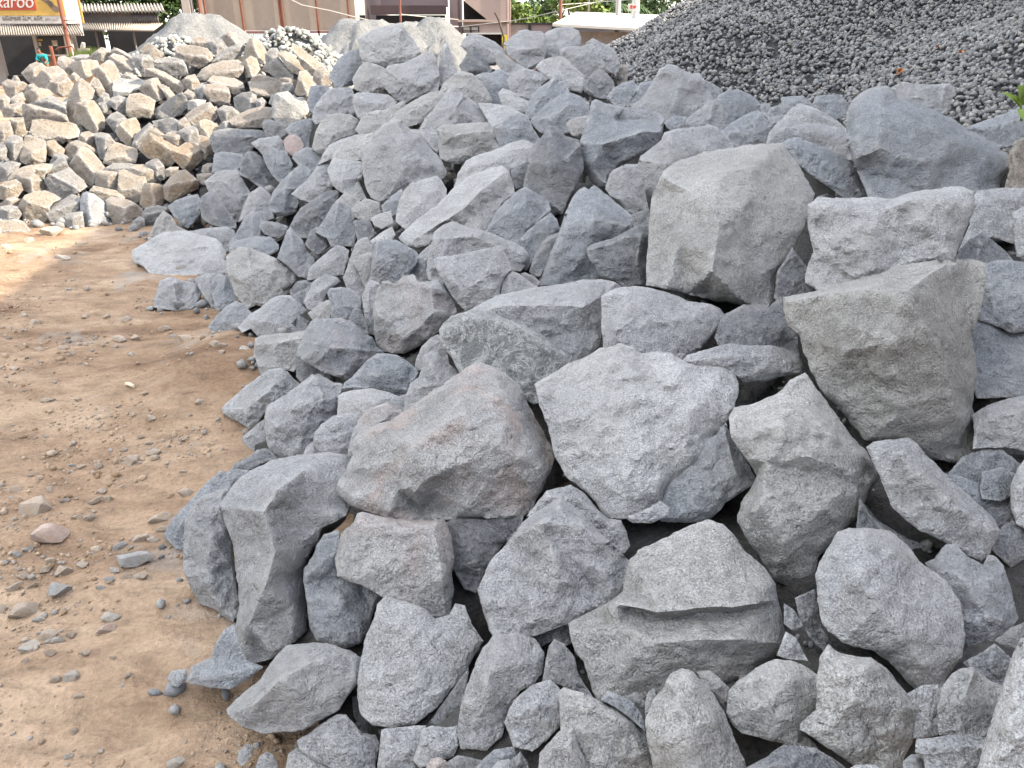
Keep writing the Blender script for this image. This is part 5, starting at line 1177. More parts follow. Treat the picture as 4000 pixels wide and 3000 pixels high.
M_CREAM = plain('cream_plaster', (.46, .42, .38), 0.9, 0.12, 0.8)
M_YELL = plain('yellow_sign_paint', (.60, .39, .10), 0.5, 0.04, 1)
M_RED = plain('red_sign_paint', (.50, .09, .06), 0.5, 0.05, 1)
M_WHITE = plain('white_sign_paint', (.62, .60, .57), 0.6, 0.04, 1)
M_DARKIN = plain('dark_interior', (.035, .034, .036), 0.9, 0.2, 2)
M_CORR = plain('old_corrugated_sheet', (.36, .32, .275), 0.85, 0.28, 1.6, 0.2)
M_RUST = plain('rust_red_paint', (.20, .075, .05), 0.7, 0.25, 3)
M_GREYT = plain('grey_boards', (.20, .185, .18), 0.9, 0.25, 3, stretch=(1, 1, 6))
M_BROWN = plain('brown_counter', (.26, .13, .07), 0.7, 0.2, 3)
M_ALU = plain('aluminium', (.60, .60, .60), 0.4, 0.06, 4, metal=0.3)
M_GLASSY = plain('dark_shop_glass', (.03, .032, .036), 0.12, 0.2, 3, spec=0.5)
M_SHOE = plain('sandal_brown', (.20, .15, .11), 0.7, 0.2, 6)
M_TEXT = plain('dark_sign_lettering', (.10, .085, .07), 0.7, 0.05, 3)

def lettering(name, txt, mat, parent, x, y, z, height, shear=0.0, width=None):
    cu = bpy.data.curves.new(name, 'FONT'); cu.body = txt; cu.size = 1.0; cu.extrude = 0.012; cu.shear = shear
    t = bpy.data.objects.new(name, cu); COL.objects.link(t)
    bpy.context.view_layer.update()
    dg = bpy.context.evaluated_depsgraph_get(); me = bpy.data.meshes.new_from_object(t.evaluated_get(dg))
    bpy.data.objects.remove(t); bpy.data.curves.remove(cu)
    n = len(me.vertices); co_ = np.zeros(n * 3); me.vertices.foreach_get('co', co_); co_ = co_.reshape(-1, 3)
    s = height; w = np.ptp(co_[:, 0]); sx = s if width is None else width / w
    v = np.stack([co_[:, 0] * sx + x, -co_[:, 2] * s + y, co_[:, 1] * s + z], -1) - np.array(parent.location)
    me.vertices.foreach_set('co', v.reshape(-1)); me.materials.clear(); me.materials.append(mat); me.update()
    o = bpy.data.objects.new(name, me); COL.objects.link(o); o.parent = parent
    return o

# the shop at the far left
YS = 40.0
ox, oz = xz(120, 300, YS)
shop = empty('shop', (ox, YS, 0), 'cream plastered shop with a dark doorway and a corrugated awning', 'shop')
w = MB()
rect(w, -260, 20, 32, 330, YS, 0.25)                    # pier left of the doorway
rect(w, 30, 20, 318, 139, YS, 0.25, 0.003)              # wall above
rect(w, 268, 139, 306, 330, YS, 0.25, 0.002)
w.build('wall', M_CREAM, shop)
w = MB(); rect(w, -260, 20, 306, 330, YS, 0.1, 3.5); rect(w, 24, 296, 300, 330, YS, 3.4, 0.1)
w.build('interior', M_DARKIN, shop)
w = MB(); rect(w, 138, 138, 143, 216, YS, 0.06, -0.02); rect(w, 143, 213, 268, 219, YS, 0.06, -0.02); rect(w, 258, 139, 263, 213, YS, 0.06, -0.02)
w.build('window_frame', M_ALU, shop)
w = MB(); rect(w, 143, 139, 258, 213, YS, 0.02, 0.05); w.build('window', M_GLASSY, shop)
w = MB(); rect(w, 150, 219, 268, 330, YS, 0.35, 0.02); w.build('counter', M_BROWN, shop)
w = MB(); rect(w, 200, 158, 226, 180, YS, 0.02, 0.02); rect(w, 148, 165, 161, 180, YS, 0.02, 0.02); w.build('notice', M_WHITE, shop)
w = MB(); rect(w, 147, 153, 166, 160, YS, 0.02, 0.02); w.build('sticker', M_YELL, shop)
w = MB(); rect(w, 227, 180, 257, 211, YS, 0.02, 0.025)
for i in range(9): rect(w, 228 + i * 3.3, 181, 229.2 + i * 3.3, 210, YS, 0.02, 0.0)
w.build('grille', M_GREYT, shop)
a, b = xz(-260, 96, YS - .1), xz(305, 96, YS - .1); c, d = xz(-270, 141, YS - 1.6), xz(330, 137, YS - 1.6)
w = MB(); w.corrugated((a[0], YS - .1, a[1]), (b[0], YS - .1, b[1]), (c[0], YS - 1.6, c[1]), (d[0], YS - 1.6, d[1]), 62, 0.045)
w.build('awning', M_CORR, shop, smooth=True)
# its sign, standing above the awning
YG = YS - 0.5
sx, sz = xz(0, 90, YG)
sign = empty('shop_sign', (sx, YG, sz), 'yellow and white shop sign with a red lettered panel and a sandal', 'sign')
w = MB(); rect(w, -260, -160, 263, 92, YG, 0.12); w.build('board', M_WHITE, sign)
w = MB(); rect(w, -260, -160, 259, 61, YG, 0.02, -0.025); w.build('yellow_panel', M_YELL, sign)
w = MB(); rect(w, -255, -60, 146, 39, YG, 0.02, -0.05); w.build('red_panel', M_RED, sign)
t = xz(-118, 30, YG); lettering('brand_lettering', 'Walkaroo', M_WHITE, sign, t[0], YG - .066, t[1], 0.78, 0.25, xz(128, 0, YG)[0] - xz(-118, 0, YG)[0])
t = xz(11, 80, YG); lettering('tamil_lettering', 'வேமுகன் ஃபுட் வேர்,', M_TEXT, sign, t[0], YG - .016, t[1], 0.26, 0.0, xz(170, 80, YG)[0] - xz(11, 80, YG)[0])
t = xz(177, 81, YG); lettering('place_lettering', 'கோ.பட்டி', M_TEXT, sign, t[0], YG - .016, t[1], 0.15, 0.0, xz(228, 80, YG)[0] - xz(177, 80, YG)[0])
sole = [(165, -8), (178, -4), (192, 8), (203, 16), (216, 20), (228, 27), (235, 37), (232, 45), (221, 47), (210, 42), (200, 32), (190, 20), (176, 8), (163, 0)]
w = MB(); w.slab([(xz(x, y, YG)[0], YG - .05, xz(x, y, YG)[1]) for x, y in sole][::-1], 0.02); w.build('sandal', M_SHOE, sign)
up = [(183, 2), (193, 0), (206, 8), (211, 18), (203, 24), (192, 14)]
w = MB(); w.slab([(xz(x, y, YG)[0], YG - .075, xz(x, y, YG)[1]) for x, y in up][::-1], 0.02); w.build('sandal_strap', M_TEXT, sign)
a, b = xz(263, 92, YG), xz(306, 89, YG)
w = MB(); a0 = xz(254, -160, YG)[0]; zt = xz(0, -160, YG)[1]
w.slab([(a[0] + .02, YG + .0, a[1]), (b[0], YG + .5, b[1]), (b[0] - .0, YG + .5, zt), (a[0] + .02, YG, zt)], 0.06); w.build('side_board', M_WHITE, sign)
w = MB(); w.beam((b[0], YG + .46, b[1]), (b[0], YG + .46, zt), 0.09, 0.05); w.build('yellow_edge', M_YELL, sign)
# red-brown post in front of the sign
p0, p1 = at_ground(np.array([300.0]), np.array([305.0]))[0], at_y(np.array([250.0]), np.array([-130.0]), 38.0)[0]
p0 = at_y(np.array([298.0]), np.array([310.0]), 38.0)[0]
post = empty('iron_post', (p0[0], 38.0, 0), 'rust-red iron post in front of the shop sign', 'post')
w = MB(); w.tube([(p0[0], 38, 0), (p0[0], 38, p1[2])], 0.085, 10); w.build('pole', M_RUST, post)
c = xz(272, 80, 37.9); w = MB(); w.beam((c[0] - .28, 37.88, c[1]), (c[0] + .28, 37.88, c[1] - .01), 0.03, 0.03); w.build('crossbar', M_DARKIN, post)
# leaning orange pipes by the shop
q = [xz(197, 180, 36), xz(213, 262, 36)]
w = MB(); w.tube([(q[0][0], 36, q[0][1]), (q[1][0], 36.1, q[1][1] - .5)], 0.075, 8); tag(w.build('orange_post', M_RUST), 'short leaning orange post in front of the shop counter', 'post')
pts = [xz(218, 195, 35.5), xz(232, 186, 35.5), xz(260, 183, 35.5), xz(280, 181, 35.5), xz(290, 195, 35.5), xz(297, 230, 35.5)]
w = MB(); w.tube([(x, 35.5, z) for x, z in pts], 0.035, 6); tag(w.build('bent_pipe', M_RUST), 'bent rusty pipe rail between the orange post and the iron post', 'pipe')

# person in teal at the shop doorway, seen from behind the blocks
def person():
    X, Z = xz(157, 214, 37.0); Yp = 37.0
    M_TEAL = plain('teal_cloth', (.015, .30, .32), 0.85, 0.1, 6); M_SKIN = plain('brown_skin', (.20, .105, .065), 0.6, 0.05, 8); M_HAIR = plain('black_hair', (.012, .011, .011), 0.5, 0.2, 20)
    r = empty('person', (X + .12, Yp, 0), 'person with black hair in a teal top, stooping at the shop counter', 'person')
    V = [(0, 0, .92), (.02, 0, 1.08), (.0, 0, 1.24), (-.06, 0, 1.37), (-.11, -.01, 1.45), (-.14, -.02, 1.52), (-.15, -.03, 1.60),
         (.12, -.05, 1.34), (.20, -.12, 1.12), (.13, -.28, 1.0), (-.22, -.02, 1.33), (-.27, -.12, 1.10), (-.20, -.28, 1.0),
         (.09, 0, .84), (.10, -.03, .47), (.10, .02, .07), (.10, -.10, .04), (-.09, 0, .84), (-.10, -.03, .47), (-.10, .02, .07), (-.10, -.10, .04)]
    E = [(0, 1), (1, 2), (2, 3), (3, 4), (4, 5), (5, 6), (3, 7), (7, 8), (8, 9), (3, 10), (10, 11), (11, 12), (0, 13), (13, 14), (14, 15), (15, 16), (0, 17), (17, 18), (18, 19), (19, 20)]
    R = [.14, .13, .15, .13, .055, .085, .075, .06, .045, .035, .06, .045, .035, .095, .065, .045, .04, .095, .065, .045, .04]
    def skin(name, V, E, R, mat, parent):
        me = bpy.data.meshes.new(name); me.from_pydata(V, E, []); o = bpy.data.objects.new(name, me); COL.objects.link(o)
        m = o.modifiers.new('s', 'SKIN'); s = o.modifiers.new('d', 'SUBSURF'); s.levels = 2; s.render_levels = 2
        for i, q in enumerate(me.skin_vertices[0].data): q.radius = (R[i], R[i]); q.use_root = (i == 0)
        bpy.context.view_layer.update()
        me2 = bpy.data.meshes.new_from_object(o.evaluated_get(bpy.context.evaluated_depsgraph_get())); bpy.data.objects.remove(o)
        me2.materials.clear(); me2.materials.append(mat); me2.polygons.foreach_set('use_smooth', [True] * len(me2.polygons))
        o = bpy.data.objects.new(name, me2); COL.objects.link(o); o.parent = parent
        return o
    skin('body', V, E, R, M_SKIN, r)
    skin('shirt', [V[i] for i in (0, 1, 2, 3, 7, 8, 10, 11)], [(0, 1), (1, 2), (2, 3), (3, 4), (4, 5), (3, 6), (6, 7)], [.165, .155, .17, .145, .085, .07, .085, .07], M_TEAL, r)
    skin('hair', [(-.13, .03, 1.50), (-.15, .02, 1.60), (-.16, 0, 1.655)], [(0, 1), (1, 2)], [.075, .10, .07], M_HAIR, r)
    M_CLOTH = plain('dark_trousers', (.04, .04, .05), 0.9, 0.1, 6)
    skin('trousers', [(0, 0, .94), (.09, 0, .84), (.10, -.03, .47), (.10, .02, .12), (-.09, 0, .84), (-.10, -.03, .47), (-.10, .02, .12)], [(0, 1), (1, 2), (2, 3), (0, 4), (4, 5), (5, 6)], [.155, .11, .08, .06, .11, .08, .06], M_CLOTH, r)
person()

# corrugated shed right of the shop
YH = 42.0
hx, hz = xz(480, 300, YH)
shed = empty('shed', (hx, YH, 0), 'low wooden shed with two tiers of corrugated roofing', 'shed')
a, b = xz(296, 20, YH + 1.2), xz(632, 18, YH + 1.2); c, d = xz(300, 48, YH - .3), xz(644, 47, YH - .3)
w = MB(); w.corrugated((a[0], YH + 1.2, a[1]), (b[0], YH + 1.2, b[1]), (c[0], YH - .3, c[1]), (d[0], YH - .3, d[1]), 26, 0.07); w.build('roof', M_CORR, shed, smooth=True)
w = MB(); rect(w, 306, 46, 620, 100, YH, 0.1); w.build('wall', M_GREYT, shed)
e0, e1 = xz(515, 54, YH), xz(618, 54, YH); f0 = xz(515, 92, YH)
w = MB(); w.corrugated((e0[0], YH - .06, e0[1]), (e1[0], YH - .06, e1[1]), (e0[0], YH - .06, f0[1]), (e1[0], YH - .06, f0[1]), 12, 0.03); w.build('sheet_panel', M_GREYT, shed, smooth=True)
a, b = xz(308, 92, YH - .02), xz(640, 94, YH - .02); c, d = xz(330, 118, YH - 1.3), xz(600, 122, YH - 1.3)
w = MB(); w.corrugated((a[0], YH - .12, a[1]), (b[0], YH - .12, b[1]), (c[0], YH - 1.3, c[1]), (d[0], YH - 1.3, d[1]), 34, 0.045); w.build('lower_roof', M_CORR, shed, smooth=True)
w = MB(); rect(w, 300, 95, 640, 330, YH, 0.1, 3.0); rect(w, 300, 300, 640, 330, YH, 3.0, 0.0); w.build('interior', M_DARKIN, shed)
for x in (372, 520):
    c = xz(x, 120, YH - 1.0); w = MB(); w.tube([(c[0], YH - 1.0, 0), (c[0], YH - 1.0, c[1] + .1)], 0.05, 6); w.build('post', M_GREYT, shed)
w = MB(); rect(w, 290, 140, 312, 330, YH - 1, 0.15); w.build('door_jamb', M_CREAM, shed)

# hoarding of beige sheets on rust-red posts
YP = 30.0
hx, hz = xz(1050, 120, YP)
hoard = empty('hoarding', (hx, YP, 0), 'tall hoarding of beige sheets framed by rust-red posts', 'fence')
M_BEIGE = plain('beige_sheet', (.37, .315, .26), 0.85, 0.08, 1.2)
for x0, x1 in ((812, 955), (955.5, 1108), (1108.5, 1246.5), (1247, 1392)):
    w = MB(); a, b = xz(x0, 120, YP), xz(x1, 124, YP); t = xz(x0, -220, YP)[1]
    w.box((a[0], YP + .06, a[1]), (b[0], YP + .10, t)); w.build('sheet', M_BEIGE, hoard)
for x in (815, 955, 1104, 1112, 1246, 1368):
    c = xz(x, 130, YP); w = MB(); w.beam((c[0], YP - .0, c[1] - (2.3 if x in (1104, 1112) else 0.1)), (c[0] - .02, YP, xz(x, -220, YP)[1]), 0.06, 0.06); w.build('post', M_RUST, hoard)
w = MB(); a, b = xz(960, 121, YP), xz(1392, 124, YP); w.box((a[0], YP - .03, a[1] - .07), (b[0], YP + .055, a[1])); w.build('bottom_rail', M_RUST, hoard)
for x in (760, 790):
    c = xz(x, 60, YP - .5); w = MB(); w.tube([(c[0], YP - .5, 0), (c[0] - .1, YP - .5, 6.5)], 0.07, 6); w.build('side_pole', M_RUST if x > 770 else M_GREYT, hoard)
w = MB(); rect(w, 705, -200, 716, 60, 33, 0.15); rect(w, 776, -200, 783, 60, 33, 0.15); tag(w.build('door_frame', M_CREAM), 'pale door frame standing between the shed and the hoarding', 'door frame')
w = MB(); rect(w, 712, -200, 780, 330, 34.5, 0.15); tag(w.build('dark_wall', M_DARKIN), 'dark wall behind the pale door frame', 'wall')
a, b = xz(965, 125, YP + .6), xz(1110, 126, YP + .6); c, d = xz(968, 146, YP - .4), xz(1112, 146, YP - .4)
M_SHEET = plain('grey_white_sheet', (.60, .59, .57), 0.7, 0.12, 3)
w = MB(); w.corrugated((a[0], YP + .6, a[1]), (b[0], YP + .6, b[1]), (c[0], YP - .4, c[1]), (d[0], YP - .4, d[1]), 20, 0.03); tag(w.build('corrugated_sheet', M_SHEET, smooth=True), 'pale corrugated sheet lying under the hoarding', 'metal sheet')
w = MB(); rect(w, 700, 150, 1400, 330, YP + 3, 0.2); tag(w.build('low_wall', M_GREYT), 'low grey wall behind the mound of crushed stone', 'wall')

# the pink building
YB = 33.0
bx, bz = xz(1700, 200, YB)
M_PINK = plain('pink_plaster', (.46, .36, .315), 0.9, 0.07, 0.7)
M_PINKD = plain('mauve_plaster', (.33, .26, .26), 0.9, 0.08, 0.8)
M_SHUT = plain('maroon_shutter', (.085, .058, .062), 0.7, 0.15, 3, stretch=(1, 1, 8))
bld = empty('house', (bx, YB, 0), 'pink plastered house with a dark shutter front and a triangular opening', 'house')
w = MB()
rect(w, 1395, -400, 1440, 330, YB, 6, 0.4)
rect(w, 1440, -400, 1738, 20, YB, 0.4, 1.2)
rect(w, 1738, -400, 1792, 330, YB, 3.0, 0.6)
w.build('wall', M_PINKD, bld)
w = MB()
rect(w, 1790, -400, 1808, 330, YB, 0.5)
rect(w, 1808, -400, 1982, 1, YB, 0.5, 0.002)
rect(w, 1808, 76, 1982, 104, YB, 0.5, 0.002)
rect(w, 1872, 104, 1982, 128, YB, 0.5, 0.002)
tri = [(1809, 1), (1982, 1), (1982, 76), (1902, 76)]
w.slab([(xz(x, y, YB)[0], YB + .003, xz(x, y, YB)[1]) for x, y in tri][::-1], 0.5)
rect(w, 1960, 128, 1982, 330, YB, 0.5, 0.002)
w.build('front_wall', M_PINK, bld)
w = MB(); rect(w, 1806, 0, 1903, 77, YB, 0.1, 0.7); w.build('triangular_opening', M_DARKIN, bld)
w = MB(); rect(w, 1788, 78, 1996, 86, YB, 0.12, -0.12); w.build('ledge', M_PINK, bld)
w = MB(); rect(w, 1442, 20, 1738, 54, YB, 0.5, 0.2); w.build('shutter_box', M_SHUT, bld)
w = MB(); rect(w, 1446, 54, 1736, 330, YB, 0.1, 1.4); w.build('shutter', M_DARKIN, bld)
w = MB(); rect(w, 1398, 58, 1420, 78, YB, 0.1, 0.34); w.build('vent', M_DARKIN, bld)
wf = MB(); rect(wf, 1806, 102, 1872, 106, YB, 0.1, -0.05); rect(wf, 1806, 126, 1872, 130, YB, 0.1, -0.05); rect(wf, 1806, 106, 1810, 126, YB, 0.1, -0.05); rect(wf, 1836, 106, 1842, 126, YB, 0.1, -0.05); rect(wf, 1868, 106, 1872, 126, YB, 0.1, -0.05)
wf = wf.build('window', M_SHUT, bld)
w = MB()
for i in range(6):
    rect(w, 1812 + i * 4, 105, 1813.6 + i * 4, 127, YB, 0.04, -0.09); rect(w, 1844 + i * 4, 105, 1845.6 + i * 4, 127, YB, 0.04, -0.09)
rect(w, 1811, 113, 1835, 115, YB, 0.03, -0.125); rect(w, 1843, 113, 1867, 115, YB, 0.03, -0.125)
g = w.build('window_grille', M_WHITE, bld)
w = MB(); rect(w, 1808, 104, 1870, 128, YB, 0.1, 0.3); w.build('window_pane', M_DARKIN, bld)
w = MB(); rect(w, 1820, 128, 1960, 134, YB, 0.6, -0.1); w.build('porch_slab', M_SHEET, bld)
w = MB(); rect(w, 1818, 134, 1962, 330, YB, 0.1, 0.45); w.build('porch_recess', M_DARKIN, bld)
w = MB(); rect(w, 1980, -400, 1995, 330, YB, 5, 0.05); w.build('corner_pilaster', M_PINK, bld)
w = MB(); c = xz(1982, 0, YB); w.tube([(c[0], YB - .06, 0), (c[0], YB - .06, 7)], 0.04, 6); w.build('drainpipe', M_PINKD, bld)

M_YSIGN = plain('yellow_black_paint', (.75, .62, .05), 0.5, 0.05, 2)
YD = 27.0
r = empty('roadside_board', (xz(1970, 160, YD)[0], YD, 0), 'small yellow and black board at the corner of the pink house', 'sign')
w = MB(); rect(w, 1961, 136, 1980, 185, YD, 0.05); w.build('board', M_YSIGN, r)
w = MB(); rect(w, 1966, 142, 1973, 178, YD, 0.02, -0.03); w.build('stripe', M_DARKIN, r)
for x in (1963, 1978):
    c = xz(x, 185, YD); w = MB(); w.box((c[0] - .03, YD + .051, 0), (c[0] + .03, YD + .1, c[1] + .4)); w.build('leg', M_GREYT, r)
pts = [xz(1933, 48, 20), xz(1947, 75, 20), xz(1958, 110, 20), xz(1969, 150, 20), xz(1964, 190, 20), xz(1966, 330, 20)]
w = MB(); w.tube([(x, 20.0, max(z, 0)) for x, z in pts], 0.024, 6, 0.03); tag(w.build('crooked_stick', plain('dark_wood', (.10, .075, .06), 0.9, 0.3, 9)), 'thin crooked stick upright beside the yellow and black board', 'stick')

# compound wall right of the house
YC = 34.0
M_OLDW = plain('weathered_grey_wall', (.30, .28, .265), 0.9, 0.22, 1.5)
cw = empty('compound_wall', (xz(2130, 200, YC)[0], YC, 0), 'weathered grey compound wall with a dark coping, behind the crest', 'wall')
w = MB(); rect(w, 1990, 95, 2068, 330, YC, 0.2); w.build('wall_panel', M_OLDW, cw)
w = MB(); rect(w, 2070, 95, 2160, 330, YC, 0.2); w.build('wall_panel', M_PINKD, cw)
w = MB(); rect(w, 2163, 97, 2480, 330, YC, 0.2, 0.02); w.build('wall_panel', M_GREYT, cw)
w = MB(); rect(w, 1988, 89, 2482, 95, YC, 0.3, -0.05); w.build('coping', M_DARKIN, cw)
for x in (2069, 2161):
    c = xz(x, 95, YC); w = MB(); w.box((c[0] - .06, YC - .06, 0), (c[0] + .06, YC + .1, c[1])); w.build('pillar', M_DARKIN, cw)

# white roofed shed
YR = 28.0
rx = xz(2300, 150, YR)[0]
wr = empty('white_roofed_shed', (rx, YR, 0), 'shed with a broad whitish sheet roof beside the gravel pile', 'shed')
a, b = xz(2250, 46, YR + 5), xz(2640, 60, YR + 5); c, d = xz(2158, 92, YR), xz(2520, 112, YR)
M_ROOFW = plain('whitewashed_roof', (.52, .505, .475), 0.85, 0.07, 0.8)
w = MB(); w.add([(c[0], YR, c[1]), (d[0], YR, d[1]), (b[0], YR + 5, b[1]), (a[0], YR + 5, a[1]), (c[0], YR, c[1] - .08), (d[0], YR, d[1] - .08), (b[0], YR + 5, b[1] - .08), (a[0], YR + 5, a[1] - .08)],
  [(0, 1, 2, 3), (7, 6, 5, 4), (0, 4, 5, 1), (1, 5, 6, 2), (2, 6, 7, 3), (3, 7, 4, 0)]); w.build('roof', M_ROOFW, wr)
w = MB(); w.box((c[0] + .4, YR + .5, 0), (d[0] - .2, YR + 4.7, min(c[1], d[1]) - .1)); w.build('wall', M_OLDW, wr)
w = MB(); rect(w, 2243, 46, 2266, 57, YR + 5.2, 0.3); w.build('ridge_end', M_YELL, wr)

# poles and wires
def pole(px, top, bot, Y, r, mat, label, lean=0.0):
    a = xz(px, top, Y); x = a[0]
    w = MB(); w.tube([(x + lean, Y, 0), (x, Y, a[1])], r, 8); return tag(w.build('pole', mat), label, 'pole', 'poles behind the heaps')
pole(1555, -150, 100, 22, 0.03, M_RUST, 'thin rusty pole rising behind the big light crest block', -.05)
pole(2194, -150, 75, 30, 0.06, M_RUST, 'dark red pole standing left of the white sheet roof')
pole(2305, -150, 50, 36, 0.05, M_GREYT, 'thin grey pole behind the white sheet roof')
pole(2424, -150, 55, 32, 0.10, plain('concrete', (.42, .41, .39), .9, .1, 3), 'pale concrete pole at the right of the white sheet roof')
pole(2494, -150, 40, 31, 0.14, plain('whitewash', (.6, .59, .57), .9, .1, 3), 'whitewashed pole with a notice, against the gravel pile')
w = MB(); rect(w, 2455, 14, 2492, 42, 30.6, 0.03); n_ = w.build('notice_board', M_WHITE); tag(n_, 'small white notice with reddish marks fixed to the whitewashed pole', 'notice')
w = MB(); rect(w, 2462, 20, 2470, 34, 30.6, 0.01, -0.012); rect(w, 2474, 22, 2484, 32, 30.6, 0.01, -0.012); w.build('red_mark', M_RED, n_)
w = MB()
rect(w, 2482, 1, 2500, 9, 30.6, 0.05); tag(w.build('lamp_box', M_WHITE), 'little white box above the notice on the whitewashed pole', 'box')
M_WIRE = plain('grey_cable', (.48, .46, .43), 0.7, 0.1, 5)
def cable(pts, Ys, r, label):
    P = [np.array((xz(x, y, Y)[0], Y, xz(x, y, Y)[1])) for (x, y), Y in zip(pts, Ys)]
    w = MB(); w.tube(densify(np.array(P), 0.7, False), r, 5); tag(w.build('cable', M_WIRE), label, 'cable', 'cables behind the heaps')
cable([(1080, -30), (1180, 20), (1290, 42), (1400, 70), (1500, 92), (1620, 98), (1790, 104)], [29] * 6 + [32], 0.022, 'pale cable sagging across the hoarding to the pink house')
cable([(1800, 105), (1900, 92), (2000, 82), (2100, 62), (2194, 40), (2320, 10), (2420, -20)], [32, 31, 31, 30.5, 30, 31, 32], 0.014, 'pale wire running from the pink house to the dark red pole')
cable([(2194, 18), (2305, 10), (2420, 2), (2600, -15)], [30, 33, 32, 32], 0.012, 'thin wire between the poles above the white roof')
cable([(1560, 55), (1680, 68), (1790, 76)], [26, 29, 32.8], 0.014, 'thin wire from the rusty pole to the pink house')

# ---------------------------------------------------------------- greenery
def leaf_mat(name, cols):
    m = island_material(name, cols, 0.65, 0.25, False); b = m.node_tree.nodes['Principled BSDF']
    return m
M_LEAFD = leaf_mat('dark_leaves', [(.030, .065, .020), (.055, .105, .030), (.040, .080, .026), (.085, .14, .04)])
M_LEAFY = leaf_mat('yellow_green_leaves', [(.16, .24, .05), (.10, .18, .04), (.22, .29, .07), (.07, .13, .03)])  # lighter, yellower greens than the dark leaves
M_BARK = plain('bark', (.13, .10, .075), 0.95, 0.3, 6)
def leaves(name, centres, radii, n, size, mat, parent, seed, droop=0.0):
    rs = np.random.RandomState(seed); C = np.array(centres); R = np.array(radii)
    k = rs.choice(len(C), n, p=(R ** 2) / (R ** 2).sum()); d = rs.normal(size=(n, 3)); d /= np.linalg.norm(d, axis=1)[:, None]
    p = C[k] + d * (R[k] * rs.uniform(.45, 1.08, n) ** 0.6)[:, None] * np.array([1, 1, .8])
    a = rs.normal(size=(n, 3)); a[:, 2] -= droop; a /= np.linalg.norm(a, axis=1)[:, None]
    b = np.cross(a, rs.normal(size=(n, 3))); b /= np.linalg.norm(b, axis=1)[:, None]
    s = size * rs.uniform(.6, 1.4, n)[:, None]
    v = np.stack([p - a * s, p + b * s * .45, p + a * s, p - b * s * .45], 1).reshape(-1, 3)
    return mesh_obj(name, v - np.array(parent.location), np.arange(n * 4).reshape(-1, 4), mat, parent, False)
def tree(px, py, Y, h, seed, mat, label, n=2600, w_=1.0, size=0.16):
    """tree whose crown centre shows at the pixel, with trunk, limbs and leaf clusters"""
    rs = np.random.RandomState(seed); x, z = xz(px, py, Y)
    t = empty('tree', (x, Y, 0), label, 'tree', 'trees beyond the yard')
    cl = [(x + rs.normal() * h * .55 * w_, Y + rs.normal() * h * .4, z + rs.uniform(-.8, .75) * h) for _ in range(16)]
    m = MB(); m.tube([(x, Y, 0), (x + .1, Y, z * .5), (x, Y, z)], .18, 7, .08)
    for c in cl[:9]: m.tube([(x, Y, z * .55), ((x + c[0]) / 2, (Y + c[1]) / 2, (z * .7 + c[2]) / 2 + .3), c], .07, 5, .02)
    m.build('trunk', M_BARK, t); leaves('crown', cl, rs.uniform(.28, .5, 16) * h, n, size, mat, t, seed)
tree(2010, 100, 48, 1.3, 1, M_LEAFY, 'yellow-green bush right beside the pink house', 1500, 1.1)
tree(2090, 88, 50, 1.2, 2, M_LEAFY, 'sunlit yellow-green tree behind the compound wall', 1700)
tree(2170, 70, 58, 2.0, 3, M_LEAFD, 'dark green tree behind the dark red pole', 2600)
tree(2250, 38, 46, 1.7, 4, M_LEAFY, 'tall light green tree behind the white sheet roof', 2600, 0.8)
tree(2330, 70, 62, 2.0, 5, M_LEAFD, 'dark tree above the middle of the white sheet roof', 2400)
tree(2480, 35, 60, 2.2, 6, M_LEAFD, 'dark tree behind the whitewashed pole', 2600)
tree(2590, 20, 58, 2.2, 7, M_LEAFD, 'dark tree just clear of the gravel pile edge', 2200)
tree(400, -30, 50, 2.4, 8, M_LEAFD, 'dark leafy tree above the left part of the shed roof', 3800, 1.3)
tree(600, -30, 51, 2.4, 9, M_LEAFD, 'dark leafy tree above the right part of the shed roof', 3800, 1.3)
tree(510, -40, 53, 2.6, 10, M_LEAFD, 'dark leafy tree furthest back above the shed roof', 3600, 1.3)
def palm(px, py, Y, seed, label, r=2.0):
    rs = np.random.RandomState(seed); x, z = xz(px, py, Y)
    t = empty('palm_tree', (x, Y, 0), label, 'palm tree', 'palms on the horizon')
    m = MB(); m.tube([(x + .4, Y, 0), (x + .15, Y, z * .5), (x, Y, z)], .17, 7, .12); m.build('trunk', M_BARK, t)
    m = MB()
    for k in range(17):
        an = k * 2.4 + rs.uniform(-.2, .2); el = rs.uniform(-.1, 1.1); L = r * rs.uniform(.8, 1.1); pr = None
        for i in range(11):
            s = i / 10; q = np.array([x + math.cos(an) * math.cos(el) * L * s, Y + math.sin(an) * math.cos(el) * L * s, z + math.sin(el) * L * s - 0.62 * L * s * s])
            if pr is not None:
                sd = np.array([-math.sin(an), math.cos(an), 0]); wd = r * .2 * math.sin(math.pi * min(1, .12 + s * .85))
                for g in (-1, 1):
                    tip = (pr + q) / 2 + sd * g * wd + np.array([0, 0, -wd * .7]) + (q - pr) * .8
                    m.add([pr, q, tip + (q - pr) * .12, tip], [(0, 1, 2, 3)])
            pr = q
    m.build('crown', M_LEAFD, t)
palm(2008, 62, 70, 1, 'small distant palm touching the pink house edge')
palm(2052, 62, 75, 2, 'distant palm left of the gap in the horizon trees')
palm(2090, 56, 72, 3, 'distant palm above the sunlit yellow-green tree')
palm(2370, 30, 50, 4, 'palm with dark drooping fronds above the white sheet roof', 2.0)
palm(2440, 18, 52, 5, 'palm partly hidden by the pale concrete pole', 2.2)
